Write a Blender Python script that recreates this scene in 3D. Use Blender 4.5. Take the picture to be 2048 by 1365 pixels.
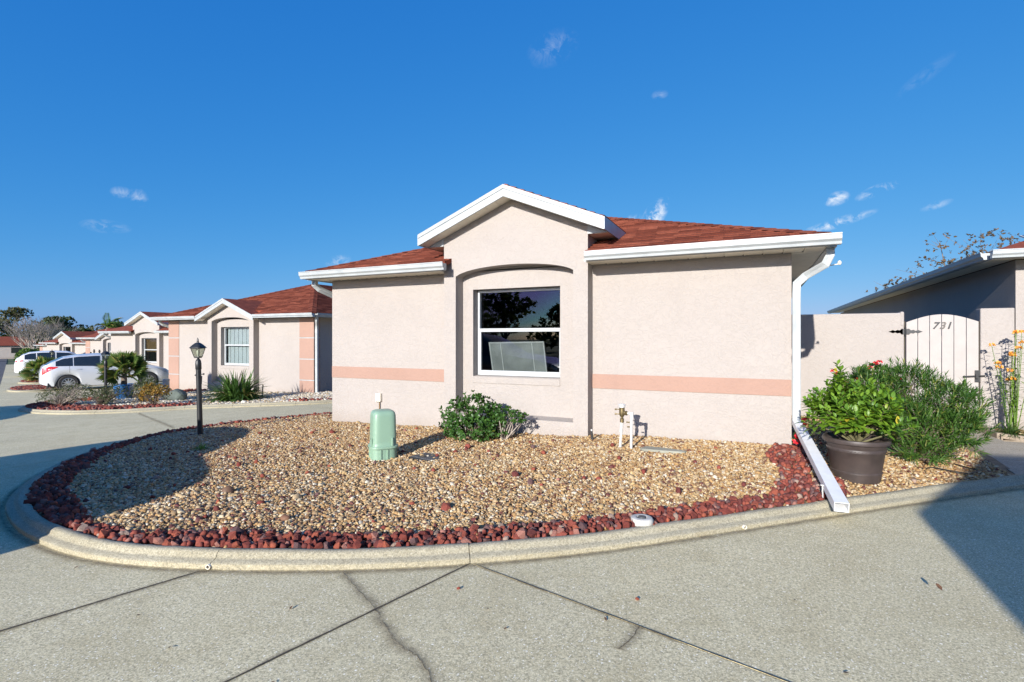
import bpy, bmesh, math, random
import numpy as np
from mathutils import Vector, Matrix, Euler

# ------------------------------------------------------------------ camera, sky, sun, exposure
for o in list(bpy.data.objects):
    bpy.data.objects.remove(o, do_unlink=True)
scene = bpy.context.scene
COL = scene.collection
R = math.radians

cam_data = bpy.data.cameras.new("camera")
cam_data.sensor_width = 36.0
cam_data.lens = 36.0 * 1043 / 2048
cam_data.shift_y = -5.5 / 2048
cam_data.clip_start = 0.05
cam_data.clip_end = 3000
cam = bpy.data.objects.new("camera", cam_data)
cam.location = (0, 0, 1.5)
cam.rotation_euler = (R(90), 0, R(25.1))
COL.objects.link(cam)
scene.camera = cam

SUN_ELEV, SUN_AZ = R(17.3), R(1.2)
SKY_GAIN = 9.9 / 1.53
world = bpy.data.worlds.new("World")
scene.world = world
world.use_nodes = True
wn, wl = world.node_tree.nodes, world.node_tree.links
wn.clear()
w_out = wn.new("ShaderNodeOutputWorld")
w_bg = wn.new("ShaderNodeBackground")
w_sky = wn.new("ShaderNodeTexSky")
w_sky.sky_type = 'NISHITA'
w_sky.sun_disc = False
w_sky.sun_elevation = SUN_ELEV
w_sky.sun_rotation = R(180) + SUN_AZ
w_sky.altitude = 10
w_sky.air_density = 0.7
w_sky.dust_density = 0.8
w_sky.ozone_density = 8.0
w_bg.inputs["Strength"].default_value = 0.1
wl.new(w_bg.outputs[0], w_out.inputs[0])

sun_data = bpy.data.lights.new("sun", 'SUN')
sun_data.energy = 5.0
sun_data.angle = R(0.5)
sun_data.color = (1.0, 0.95, 0.89)
sun = bpy.data.objects.new("sun", sun_data)
sun.rotation_euler = Vector((math.sin(SUN_AZ) * math.cos(SUN_ELEV), math.cos(SUN_AZ) * math.cos(SUN_ELEV), -math.sin(SUN_ELEV))).to_track_quat('-Z', 'Y').to_euler()
sun.location = (0, -30, 20)
COL.objects.link(sun)

scene.view_settings.view_transform = 'Standard'
scene.view_settings.look = 'None'
scene.view_settings.gamma = 1.0
scene.view_settings.exposure = 0.62
scene.cycles.max_bounces = 8
scene.cycles.transparent_max_bounces = 12


def grade(col):
    """one tone curve for the whole dome, with added sun-side fill: the clear, saturated blue of the photograph"""
    sp = wn.new("ShaderNodeSeparateColor"); cb = wn.new("ShaderNodeCombineColor")
    wl.new(col, sp.inputs[0])
    done = {}
    for i, (k, g, top) in ((1, (0.232, 0.62, 2.2)), (2, (0.495, 0.28, 2.2)), (0, (0.152, 1.38, 2.4))):
        p = wn.new("ShaderNodeMath"); p.operation = 'POWER'; p.inputs[1].default_value = g; wl.new(sp.outputs[i], p.inputs[0])
        m = wn.new("ShaderNodeMath"); m.operation = 'MULTIPLY'; m.inputs[1].default_value = k; wl.new(p.outputs[0], m.inputs[0])
        t = wn.new("ShaderNodeMath"); t.operation = 'MINIMUM'; t.inputs[1].default_value = top; wl.new(m.outputs[0], t.inputs[0])
        done[i] = t
        if i == 0:                                     # red never overtakes green: a white, not a purple, glow
            t2 = wn.new("ShaderNodeMath"); t2.operation = 'MINIMUM'; wl.new(t.outputs[0], t2.inputs[0]); wl.new(done[1].outputs[0], t2.inputs[1]); t = t2
        x = wn.new("ShaderNodeMath"); x.operation = 'SUBTRACT'; x.inputs[1].default_value = 8.5; wl.new(sp.outputs[i], x.inputs[0])      # added term: brightens the sun-side sky as fill for shaded walls
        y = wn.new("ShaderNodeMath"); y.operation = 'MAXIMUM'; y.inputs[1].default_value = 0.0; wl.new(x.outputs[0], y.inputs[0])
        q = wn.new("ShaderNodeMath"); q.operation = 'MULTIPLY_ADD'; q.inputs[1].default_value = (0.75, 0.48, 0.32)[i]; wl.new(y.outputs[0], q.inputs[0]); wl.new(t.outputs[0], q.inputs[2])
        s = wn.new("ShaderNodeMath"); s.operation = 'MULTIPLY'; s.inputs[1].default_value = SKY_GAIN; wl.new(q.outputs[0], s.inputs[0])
        wl.new(s.outputs[0], cb.inputs[i])
    return cb.outputs[0]


def world_clouds(specs):
    """small wisps of cloud in the sky dome; each spec: direction azimuth (deg, left of +y), elevation, half sizes (deg), tilt, density"""
    tc = wn.new("ShaderNodeTexCoord")
    nz = wn.new("ShaderNodeTexNoise")
    nz.inputs["Scale"].default_value = 42
    nz.inputs["Detail"].default_value = 9
    nz.inputs["Roughness"].default_value = 0.66
    nz.inputs["Distortion"].default_value = 0.5
    wl.new(tc.outputs["Generated"], nz.inputs["Vector"])
    total = None

    def m(op, a, b=None, c=None):
        n = wn.new("ShaderNodeMath"); n.operation = op
        for i, v in enumerate((a, b, c)):
            if v is None: continue
            if isinstance(v, (int, float)): n.inputs[i].default_value = v
            else: wl.new(v, n.inputs[i])
        return n.outputs[0]

    def dot(vec):
        n = wn.new("ShaderNodeVectorMath"); n.operation = 'DOT_PRODUCT'
        wl.new(tc.outputs["Generated"], n.inputs[0]); n.inputs[1].default_value = vec
        return n.outputs["Value"]
    for az, el, wa, wb, tilt, dens in specs:
        a, e = R(az), R(el)
        d = Vector((-math.sin(a) * math.cos(e), math.cos(a) * math.cos(e), math.sin(e)))
        r = Vector((math.cos(a), math.sin(a), 0))
        u = r.cross(d)
        t = R(tilt)
        ax = (r * math.cos(t) + u * math.sin(t)) / math.sin(R(wa))
        bx = (-r * math.sin(t) + u * math.cos(t)) / math.sin(R(wb))
        p = dot(ax); q = dot(bx)
        rr = m('SQRT', m('ADD', m('MULTIPLY', p, p), m('MULTIPLY', q, q)))
        front = m('GREATER_THAN', dot(d), 0.0)
        k = m('MULTIPLY', m('MAXIMUM', m('SUBTRACT', 1.0, m('MULTIPLY', rr, 0.8)), 0.0), front)
        k = m('MULTIPLY', k, dens)
        total = k if total is None else m('MAXIMUM', total, k)
    nn = m('MAXIMUM', m('MULTIPLY', m('SUBTRACT', nz.outputs[0], 0.46), 7.0), 0.0)
    fac = m('MINIMUM', m('MAXIMUM', m('MULTIPLY', total, nn), 0.0), 0.85)
    mix = wn.new("ShaderNodeMix"); mix.data_type = 'RGBA'
    wl.new(fac, mix.inputs["Factor"])
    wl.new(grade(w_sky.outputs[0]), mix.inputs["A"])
    mix.inputs["B"].default_value = (6.2, 6.6, 7.0, 1)
    wl.new(mix.outputs["Result"], w_bg.inputs["Color"])


CLOUDS = CLOUD_SPECS = [
    (12.0, 12.1, 1.1, 0.8, 20, 0.55), (9.9, 12.7, 0.9, 1.9, -35, 1.2), (-6.8, 12.8, 0.9, 0.55, 10, 0.9),
    (-9.6, 13.0, 1.2, 0.42, 20, 0.8), (-11.0, 13.3, 0.6, 0.3, 20, 0.6), (-6.7, 10.6, 2.8, 0.42, 14, 0.8),
    (9.3, 24.2, 0.7, 0.4, 0, 0.2), (20.6, 29.0, 2.2, 1.3, 20, 0.17), (61.9, 12.6, 0.7, 0.45, 0, 0.4),
    (60.7, 12.4, 0.6, 0.7, 30, 0.4), (-13.2, 21.5, 2.0, 0.5, 32, 0.08), (-4.5, 9.9, 1.8, 0.35, 10, 0.4),
    (43.6, 8.0, 1.2, 0.5, 15, 0.45), (63.0, 9.6, 1.5, 0.5, 0, 0.3), (-14.0, 11.2, 1.0, 0.3, 12, 0.35)]
world_clouds(CLOUDS)

# ------------------------------------------------------------------ helpers
rng = np.random.default_rng(7)
random.seed(7)


def tag(o, label=None, cat=None, group=None, kind=None):
    if label: o["label"] = label
    if cat: o["category"] = cat
    if group: o["group"] = group
    if kind: o["kind"] = kind
    return o


def link(name, me, mat=None, parent=None):
    o = bpy.data.objects.new(name, me)
    COL.objects.link(o)
    if mat is not None and not me.materials:
        me.materials.append(mat)
    if parent is not None: o.parent = parent
    return o


def empty(name, loc=(0, 0, 0), rz=0, **kw):
    o = bpy.data.objects.new(name, None)
    o.empty_display_size = 0.2
    o.location = loc
    o.rotation_euler = (0, 0, rz)
    COL.objects.link(o)
    return tag(o, **kw)


def copy_tree(o, parent=None):
    c = o.copy()
    COL.objects.link(c)
    c.parent = parent
    for ch in list(o.children):
        copy_tree(ch, c)
    return c


class MB:
    """collects shapes; build() links them as one mesh object"""
    def __init__(self):
        self.v = []; self.f = []; self.mi = []; self.cur = 0

    def add(self, vs, fs):
        o = len(self.v)
        self.v += [tuple(p) for p in vs]
        self.f += [tuple(i + o for i in q) for q in fs]
        self.mi += [self.cur] * len(fs)
        return self

    def box(self, x0, x1, y0, y1, z0, z1):
        v = [(x, y, z) for z in (z0, z1) for y in (y0, y1) for x in (x0, x1)]
        return self.add(v, [(0, 2, 3, 1), (4, 5, 7, 6), (0, 1, 5, 4), (2, 6, 7, 3), (0, 4, 6, 2), (1, 3, 7, 5)])

    def obox(self, c, ax, ay, az):
        c, ax, ay, az = Vector(c), Vector(ax), Vector(ay), Vector(az)
        v = [c + ax * sx + ay * sy + az * sz for sz in (-1, 1) for sy in (-1, 1) for sx in (-1, 1)]
        return self.add(v, [(0, 2, 3, 1), (4, 5, 7, 6), (0, 1, 5, 4), (2, 6, 7, 3), (0, 4, 6, 2), (1, 3, 7, 5)])

    def prism(self, pts, vec):
        """polygon pts (3-D, in order) pushed along vec"""
        n = len(pts); vec = Vector(vec)
        a = [Vector(p) for p in pts]; b = [p + vec for p in a]
        fs = [tuple(range(n - 1, -1, -1)), tuple(range(n, 2 * n))]
        fs += [(i, (i + 1) % n, n + (i + 1) % n, n + i) for i in range(n)]
        return self.add(a + b, fs)

    def tube(self, pts, r, n=8, cap=True):
        pts = [Vector(p) for p in pts]
        rs = r if isinstance(r, (list, tuple)) else [r] * len(pts)
        vs = []; prev = None
        for i, p in enumerate(pts):
            t = (pts[min(i + 1, len(pts) - 1)] - pts[max(i - 1, 0)])
            t = t.normalized() if t.length > 1e-9 else Vector((0, 0, 1))
            if prev is None:
                a = t.orthogonal().normalized()
            else:
                a = (prev - t * prev.dot(t)); a = a.normalized() if a.length > 1e-6 else t.orthogonal().normalized()
            prev = a; b = t.cross(a)
            vs += [p + (a * math.cos(2 * math.pi * k / n) + b * math.sin(2 * math.pi * k / n)) * rs[i] for k in range(n)]
        fs = [(i * n + k, i * n + (k + 1) % n, (i + 1) * n + (k + 1) % n, (i + 1) * n + k) for i in range(len(pts) - 1) for k in range(n)]
        if cap:
            fs += [tuple(range(n - 1, -1, -1)), tuple((len(pts) - 1) * n + k for k in range(n))]
        return self.add(vs, fs)

    def lathe(self, prof, n=24, c=(0, 0, 0), cap=True, power=2.0, sx=1, sy=1, rot=0):
        """profile of (radius, z); power > 2 makes the section a rounded square"""
        vs = []
        for r, z in prof:
            for k in range(n):
                a = 2 * math.pi * k / n
                ca, sa = math.cos(a), math.sin(a)
                q = (abs(ca) ** power + abs(sa) ** power) ** (-1 / power)
                x, y = r * q * ca * sx, r * q * sa * sy
                vs.append((c[0] + x * math.cos(rot) - y * math.sin(rot), c[1] + x * math.sin(rot) + y * math.cos(rot), c[2] + z))
        fs = [(i * n + k, i * n + (k + 1) % n, (i + 1) * n + (k + 1) % n, (i + 1) * n + k) for i in range(len(prof) - 1) for k in range(n)]
        if cap:
            fs += [tuple(range(n - 1, -1, -1)), tuple((len(prof) - 1) * n + k for k in range(n))]
        return self.add(vs, fs)

    def sweep(self, prof, path, up=(0, 0, 1), cap=True, closed=True):
        """open/closed section prof [(side, up)] carried along path; side points right of travel"""
        path = [Vector(p) for p in path]; up = Vector(up); m = len(prof); vs = []
        for i, p in enumerate(path):
            a = path[i] - path[i - 1] if i else path[1] - path[0]
            b = path[i + 1] - path[i] if i < len(path) - 1 else a
            a, b = a.normalized(), b.normalized()
            t = (a + b).normalized()
            s = t.cross(up).normalized(); u2 = s.cross(t)
            k = 1 / max(0.3, t.dot(a))
            vs += [p + s * (q[0] * k) + u2 * q[1] for q in prof]
        mm = m if closed else m - 1
        fs = [(i * m + k, i * m + (k + 1) % m, (i + 1) * m + (k + 1) % m, (i + 1) * m + k) for i in range(len(path) - 1) for k in range(mm)]
        if cap and closed:
            fs += [tuple(range(m - 1, -1, -1)), tuple((len(path) - 1) * m + k for k in range(m))]
        return self.add(vs, fs)

    def sphere(self, c, r, n=10, sx=1, sy=1, sz=1):
        prof = [(r * math.sin(math.pi * i / n), -r * math.cos(math.pi * i / n)) for i in range(n + 1)]
        prof[0] = (1e-4, -r); prof[-1] = (1e-4, r)
        o = len(self.v)
        self.lathe(prof, n * 2)
        for i in range(o, len(self.v)):
            x, y, z = self.v[i]
            self.v[i] = (c[0] + x * sx, c[1] + y * sy, c[2] + z * sz)
        return self

    def mesh(self, name, smooth=False):
        me = bpy.data.meshes.new(name)
        me.from_pydata(self.v, [], self.f)
        if any(self.mi): me.polygons.foreach_set("material_index", self.mi)
        bm = bmesh.new(); bm.from_mesh(me)
        bmesh.ops.recalc_face_normals(bm, faces=bm.faces)
        bm.to_mesh(me); bm.free()
        if smooth:
            me.polygons.foreach_set("use_smooth", [True] * len(me.polygons))
            me.set_sharp_from_angle(angle=R(38))
        me.update()
        return me

    def build(self, name, mat, parent=None, smooth=False, bevel=0.0):
        me = self.mesh(name, smooth)
        mats = mat if isinstance(mat, (list, tuple)) else [mat]
        for m in mats: me.materials.append(m)
        o = link(name, me, None, parent)
        if bevel:
            md = o.modifiers.new("bevel", 'BEVEL'); md.width = bevel; md.segments = 2; md.limit_method = 'ANGLE'; md.angle_limit = R(40)
        return o


def np_mesh(name, V, faces, mat, parent=None, smooth=False):
    """V (n,3); faces: list of int arrays (m,3) or (m,4)"""
    me = bpy.data.meshes.new(name)
    V = np.asarray(V, dtype=np.float32)
    me.vertices.add(len(V)); me.vertices.foreach_set("co", V.ravel())
    loops = np.concatenate([f.ravel() for f in faces]).astype(np.int32)
    tot = np.concatenate([np.full(len(f), f.shape[1], np.int32) for f in faces])
    start = np.concatenate([[0], np.cumsum(tot)[:-1]]).astype(np.int32)
    me.loops.add(len(loops)); me.loops.foreach_set("vertex_index", loops)
    me.polygons.add(len(tot)); me.polygons.foreach_set("loop_start", start); me.polygons.foreach_set("loop_total", tot)
    if smooth: me.polygons.foreach_set("use_smooth", np.ones(len(tot), dtype=bool))
    me.update(calc_edges=True); me.validate()
    me.materials.append(mat)
    return link(name, me, None, parent)


# ------------------------------------------------------------------ materials
def new_mat(name):
    m = bpy.data.materials.new(name); m.use_nodes = True
    nt = m.node_tree
    return m, nt.nodes, nt.links, nt.nodes["Principled BSDF"]


def rgba(c): return (c[0], c[1], c[2], 1)


def mix_rgb(n, l, fac, a, b, mode='MIX'):
    x = n.new("ShaderNodeMix"); x.data_type = 'RGBA'; x.blend_type = mode
    for k, v in (("Factor", fac), ("A", a), ("B", b)):
        if isinstance(v, (int, float)): x.inputs[k].default_value = v
        elif isinstance(v, tuple): x.inputs[k].default_value = rgba(v)
        else: l.new(v, x.inputs[k])
    return x.outputs["Result"]


def noise(n, l, co, scale, detail=4, rough=0.55, dist=0.0):
    t = n.new("ShaderNodeTexNoise")
    t.inputs["Scale"].default_value = scale; t.inputs["Detail"].default_value = detail
    t.inputs["Roughness"].default_value = rough; t.inputs["Distortion"].default_value = dist
    l.new(co, t.inputs["Vector"])
    return t.outputs[0]


def ramp(n, l, fac, stops, interp='LINEAR'):
    t = n.new("ShaderNodeValToRGB"); t.color_ramp.interpolation = interp
    e = t.color_ramp.elements
    while len(e) < len(stops): e.new(0.5)
    for i, (p, c) in enumerate(stops):
        e[i].position = p; e[i].color = rgba(c) if isinstance(c, tuple) else (c, c, c, 1)
    l.new(fac, t.inputs[0])
    return t.outputs[0]


def math_n(n, l, op, a, b=0.0, clamp=False):
    t = n.new("ShaderNodeMath"); t.operation = op; t.use_clamp = clamp
    for i, v in enumerate((a, b)):
        if isinstance(v, (int, float)): t.inputs[i].default_value = v
        else: l.new(v, t.inputs[i])
    return t.outputs[0]


def bump(n, l, bs, height, strength=0.4, dist=0.01, prev=None):
    b = n.new("ShaderNodeBump"); b.inputs["Strength"].default_value = strength; b.inputs["Distance"].default_value = dist
    l.new(height, b.inputs["Height"])
    if prev is not None: l.new(prev, b.inputs["Normal"])
    l.new(b.outputs[0], bs.inputs["Normal"])
    return b.outputs[0]


def basic(name, col, rough=0.6, metal=0.0, var=0.12, scale=6.0, bump_s=0.0, bump_scale=60.0, spec=0.5, coord='Object', coat=0.0):
    m, n, l, b = new_mat(name)
    co = n.new("ShaderNodeTexCoord").outputs[coord]
    nz = noise(n, l, co, scale, 5)
    dark = tuple(c * (1 - var) for c in col); lite = tuple(min(1, c * (1 + var * .7)) for c in col)
    l.new(ramp(n, l, nz, [(0.3, dark), (0.7, lite)]), b.inputs["Base Color"])
    b.inputs["Roughness"].default_value = rough; b.inputs["Metallic"].default_value = metal
    b.inputs["Specular IOR Level"].default_value = spec; b.inputs["Coat Weight"].default_value = coat
    if bump_s: bump(n, l, b, noise(n, l, co, bump_scale, 6), bump_s, 0.006)
    return m


def stucco(name, col, strength=0.5):
    """trowelled stucco: low ridges over a fine grain, faint blotches and runs"""
    m, n, l, b = new_mat(name)
    co = n.new("ShaderNodeNewGeometry").outputs["Position"]
    big = noise(n, l, co, 0.9, 5, 0.6)
    mp = n.new("ShaderNodeMapping"); mp.inputs["Scale"].default_value = (9, 9, 0.7); l.new(co, mp.inputs[0])
    runs = noise(n, l, mp.outputs[0], 1.0, 4, 0.6)
    c = ramp(n, l, big, [(0.3, tuple(x * .95 for x in col)), (0.7, tuple(x * 1.03 for x in col))])
    grey = tuple(x * .86 for x in col)
    c = mix_rgb(n, l, ramp(n, l, runs, [(0.60, 0.0), (0.80, 0.35)]), c, grey)
    mp2 = n.new("ShaderNodeMapping"); mp2.inputs["Rotation"].default_value = (0.3, 0.2, 0.5); l.new(co, mp2.inputs[0])
    trow = noise(n, l, mp2.outputs[0], 16, 6, 0.62, 1.6)
    tr = ramp(n, l, trow, [(0.40, 0.0), (0.49, 0.6), (0.53, 1.0)])
    fine = noise(n, l, co, 150, 4, 0.6)
    h = math_n(n, l, 'ADD', math_n(n, l, 'MULTIPLY', tr, 0.8), math_n(n, l, 'MULTIPLY', fine, 0.14))
    vo = n.new("ShaderNodeTexVoronoi"); vo.feature = 'DISTANCE_TO_EDGE'; vo.inputs["Scale"].default_value = 2.3
    wob = n.new("ShaderNodeVectorMath"); wob.operation = 'ADD'
    sc = n.new("ShaderNodeVectorMath"); sc.operation = 'SCALE'; sc.inputs["Scale"].default_value = 0.22
    nzc = n.new("ShaderNodeTexNoise"); nzc.inputs["Scale"].default_value = 5; l.new(co, nzc.inputs["Vector"])
    l.new(nzc.outputs["Color"], sc.inputs[0]); l.new(co, wob.inputs[0]); l.new(sc.outputs[0], wob.inputs[1])
    l.new(wob.outputs[0], vo.inputs["Vector"])
    crack = ramp(n, l, vo.outputs["Distance"], [(0.0, 1.0), (0.006, 0.0)])
    cm = math_n(n, l, 'MULTIPLY', crack, ramp(n, l, noise(n, l, co, 1.3, 2), [(0.55, 0.0), (0.66, 0.30)]))
    c = mix_rgb(n, l, cm, c, tuple(x * .45 for x in col))
    dirt = ramp(n, l, math_n(n, l, 'MULTIPLY', tr, noise(n, l, co, 3.0, 3)), [(0.0, 0.13), (0.25, 0.0)])
    c = mix_rgb(n, l, dirt, c, tuple(x * .72 for x in col))
    sz = n.new("ShaderNodeSeparateXYZ"); l.new(n.new("ShaderNodeTexCoord").outputs["Object"], sz.inputs[0])
    foot = math_n(n, l, 'SUBTRACT', 0.42, math_n(n, l, 'ADD', sz.outputs[2], math_n(n, l, 'MULTIPLY', noise(n, l, co, 4.0, 5, 0.65), 0.35)), True)      # splashed earth along the foot
    c = mix_rgb(n, l, math_n(n, l, 'MULTIPLY', foot, 1.1, True), c, (col[0] * .66, col[1] * .58, col[2] * .48))
    l.new(c, b.inputs["Base Color"])
    b.inputs["Roughness"].default_value = 0.82; b.inputs["Specular IOR Level"].default_value = 0.25
    bump(n, l, b, h, strength, 0.009)
    return m


def by_random(name, stops, rough=0.75, island=True, bump_s=0.3, bump_scale=60, dark=0.25, spec=0.4):
    """colour picked per object, instance and loose piece"""
    m, n, l, b = new_mat(name)
    oi = n.new("ShaderNodeObjectInfo").outputs["Random"]
    f = oi
    if island:
        f = math_n(n, l, 'FRACT', math_n(n, l, 'ADD', oi, n.new("ShaderNodeNewGeometry").outputs["Random Per Island"]))
    co = n.new("ShaderNodeTexCoord").outputs["Object"]
    c = ramp(n, l, f, stops, 'CONSTANT' if len(stops) > 3 else 'LINEAR')
    nz = noise(n, l, co, bump_scale * .5, 4)
    c = mix_rgb(n, l, ramp(n, l, nz, [(0.35, dark), (0.65, 0.0)]), c, (0.02, 0.012, 0.01))
    l.new(c, b.inputs["Base Color"]); b.inputs["Roughness"].default_value = rough; b.inputs["Specular IOR Level"].default_value = spec
    if bump_s: bump(n, l, b, noise(n, l, co, bump_scale, 5), bump_s, 0.004)
    return m


def leaf_mat(name, c1, c2, c3=None, rough=0.42, transl=0.35, amount3=0.04):
    m, n, l, b = new_mat(name)
    f = n.new("ShaderNodeNewGeometry").outputs["Random Per Island"]
    stops = [(0.0, c1), (1.0 - amount3, c2)]
    if c3: stops += [(1.0 - amount3 + 0.001, c3), (1.0, c3)]
    c = ramp(n, l, f, stops)
    l.new(c, b.inputs["Base Color"]); b.inputs["Roughness"].default_value = rough; b.inputs["Specular IOR Level"].default_value = 0.45
    tr = n.new("ShaderNodeBsdfTranslucent")
    hs = mix_rgb(n, l, 0.5, c, (0.20, 0.30, 0.02)); l.new(hs, tr.inputs["Color"])
    ms = n.new("ShaderNodeMixShader"); ms.inputs[0].default_value = transl
    l.new(b.outputs[0], ms.inputs[1]); l.new(tr.outputs[0], ms.inputs[2])
    l.new(ms.outputs[0], n["Material Output"].inputs["Surface"])
    return m


def glass_mat(name, tint=(0.6, 0.65, 0.65), refl=1.0, rough=0.0):
    m, n, l, b = new_mat(name)
    n.remove(b)
    t = n.new("ShaderNodeBsdfTransparent"); t.inputs[0].default_value = rgba(tint)
    g = n.new("ShaderNodeBsdfGlossy"); g.inputs["Roughness"].default_value = rough
    ge = n.new("ShaderNodeNewGeometry"); dt = n.new("ShaderNodeVectorMath"); dt.operation = 'DOT_PRODUCT'
    l.new(ge.outputs["Normal"], dt.inputs[0]); l.new(ge.outputs["Incoming"], dt.inputs[1])
    k = math_n(n, l, 'SUBTRACT', 1.0, math_n(n, l, 'ABSOLUTE', dt.outputs["Value"]), True)      # Schlick's reflectance, alike from both sides
    k = math_n(n, l, 'POWER', k, 5.0)
    f = math_n(n, l, 'MULTIPLY', math_n(n, l, 'ADD', math_n(n, l, 'MULTIPLY', k, 0.95), 0.05), refl, True)
    ms = n.new("ShaderNodeMixShader"); l.new(f, ms.inputs[0]); l.new(t.outputs[0], ms.inputs[1]); l.new(g.outputs[0], ms.inputs[2])
    l.new(ms.outputs[0], n["Material Output"].inputs["Surface"])
    return m


def concrete_mat(name, col=(0.70, 0.612, 0.375), specks=True, rough=0.85):
    m, n, l, b = new_mat(name)
    co = n.new("ShaderNodeNewGeometry").outputs["Position"]
    big = noise(n, l, co, 0.55, 6, 0.6, 0.6)
    mid = noise(n, l, co, 3.5, 6, 0.65, 0.8)
    fine = noise(n, l, co, 70, 5, 0.7)
    c = ramp(n, l, big, [(0.3, tuple(x * .84 for x in col)), (0.7, tuple(x * 1.12 for x in col))])
    c = mix_rgb(n, l, ramp(n, l, mid, [(0.48, 0.0), (0.75, 0.5)]), c, (col[0] * .74, col[1] * .68, col[2] * .55))
    patch = noise(n, l, co, 1.4, 7, 0.7, 1.2)
    c = mix_rgb(n, l, ramp(n, l, patch, [(0.48, 0.0), (0.60, 0.42), (0.75, 0.5)]), c, (col[0] * .74, col[1] * .70, col[2] * .62))
    c = mix_rgb(n, l, ramp(n, l, noise(n, l, co, 9, 5, 0.7, 0.5), [(0.3, 0.28), (0.48, 0.0)]), c, (min(1, col[0] * 1.2), min(1, col[1] * 1.2), min(1, col[2] * 1.25)))
    c = mix_rgb(n, l, ramp(n, l, fine, [(0.36, 0.9), (0.56, 0.0)]), c, tuple(x * .46 for x in col))
    grain = noise(n, l, co, 120, 3, 0.75)
    c = mix_rgb(n, l, ramp(n, l, grain, [(0.33, 0.6), (0.47, 0.0)]), c, tuple(x * .42 for x in col))
    c = mix_rgb(n, l, ramp(n, l, grain, [(0.54, 0.0), (0.66, 0.75)]), c, (min(1, col[0] * 1.35), min(1, col[1] * 1.38), min(1, col[2] * 1.5)))
    if specks:
        for sc, th, colr, am in ((85, 0.17, (0.95, 0.90, 0.74), 0.95), (34, 0.10, (0.95, 0.90, 0.74), 0.9), (60, 0.13, (0.10, 0.085, 0.07), 0.45)):
            v = n.new("ShaderNodeTexVoronoi"); v.inputs["Scale"].default_value = sc; v.inputs["Randomness"].default_value = 1
            mp = n.new("ShaderNodeMapping"); mp.inputs["Location"].default_value = (sc * .37, sc * .11, 0)
            nd = n.new("ShaderNodeVectorMath"); nd.operation = 'SCALE'; nd.inputs["Scale"].default_value = 0.012
            nt2 = n.new("ShaderNodeTexNoise"); nt2.inputs["Scale"].default_value = 110; l.new(co, nt2.inputs["Vector"]); l.new(nt2.outputs["Color"], nd.inputs[0])
            ad = n.new("ShaderNodeVectorMath"); ad.operation = 'ADD'; l.new(co, ad.inputs[0]); l.new(nd.outputs[0], ad.inputs[1])
            l.new(ad.outputs[0], mp.inputs[0]); l.new(mp.outputs[0], v.inputs["Vector"])
            sep = n.new("ShaderNodeSeparateColor"); l.new(v.outputs["Color"], sep.inputs[0])
            hit = math_n(n, l, 'LESS_THAN', v.outputs["Distance"], math_n(n, l, 'MULTIPLY', sep.outputs[0], th * 2))
            hit = math_n(n, l, 'MULTIPLY', hit, math_n(n, l, 'GREATER_THAN', sep.outputs[1], 0.55))
            c = mix_rgb(n, l, math_n(n, l, 'MULTIPLY', hit, am), c, colr)
    l.new(c, b.inputs["Base Color"]); b.inputs["Roughness"].default_value = rough; b.inputs["Specular IOR Level"].default_value = 0.3
    h = math_n(n, l, 'ADD', fine, math_n(n, l, 'MULTIPLY', noise(n, l, co, 220, 3), 0.6))
    bump(n, l, b, h, 0.35, 0.004)
    return m


M = {}
PINK = (0.368, 0.333, 0.302)
M['stucco'] = stucco("pale_pink_stucco", PINK, 0.42)
M['peach'] = stucco("peach_stucco", (0.345, 0.222, 0.172), 0.25)
M['white'] = basic("white_painted_metal", (0.375, 0.40, 0.40), 0.4, var=.14, scale=4)
M['vinyl'] = basic("white_vinyl", (0.80, 0.74, 0.60), 0.5, var=.08, scale=4)
M['winwhite'] = basic("white_window_frame", (0.42, 0.44, 0.445), 0.35, var=.04)
M['shingle'] = by_random("red_brown_shingle", [(0.0, (0.115, 0.032, 0.020)), (0.5, (0.185, 0.053, 0.032)), (1.0, (0.27, 0.086, 0.052))], 0.95, True, 0.6, 90, 0.35, spec=0.05)
M['roof_far'] = basic("red_brown_roofing", (0.20, 0.052, 0.03), 0.95, var=.35, scale=5, bump_s=.5, bump_scale=40, spec=.2)
M['glass'] = glass_mat("window_glass", (0.78, 0.81, 0.81), 0.95)
M['carglass'] = glass_mat("tinted_car_glass", (0.16, 0.18, 0.18), 1.6)
M['clear'] = glass_mat("lantern_glass", (0.82, 0.84, 0.80), 1.0)
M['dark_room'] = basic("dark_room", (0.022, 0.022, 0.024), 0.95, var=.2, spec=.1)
M['concrete'] = concrete_mat("shell_concrete")
M['kerb'] = concrete_mat("kerb_concrete", (0.42, 0.38, 0.265), False)
M['path'] = concrete_mat("path_concrete", (0.44, 0.395, 0.305), False)
M['black'] = basic("black_painted_metal", (0.018, 0.019, 0.020), 0.42, var=.25, scale=14, bump_s=.1)
M['soil'] = basic("dark_soil", (0.075, 0.05, 0.033), 0.95, var=.4, scale=9, bump_s=.6, bump_scale=30)
M['asphalt'] = basic("asphalt", (0.085, 0.085, 0.088), 0.9, var=.25, scale=2.0, bump_s=.5, bump_scale=120, coord='Object')
M['grass'] = basic("mown_lawn", (0.07, 0.10, 0.03), 0.95, var=.4, scale=1.4, bump_s=.6, bump_scale=40)
M['bark'] = basic("grey_brown_bark", (0.16, 0.125, 0.095), 0.9, var=.35, scale=12, bump_s=.6, bump_scale=40)
M['twig'] = basic("pale_grey_twig", (0.36, 0.31, 0.26), 0.9, var=.25, scale=20)


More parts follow.
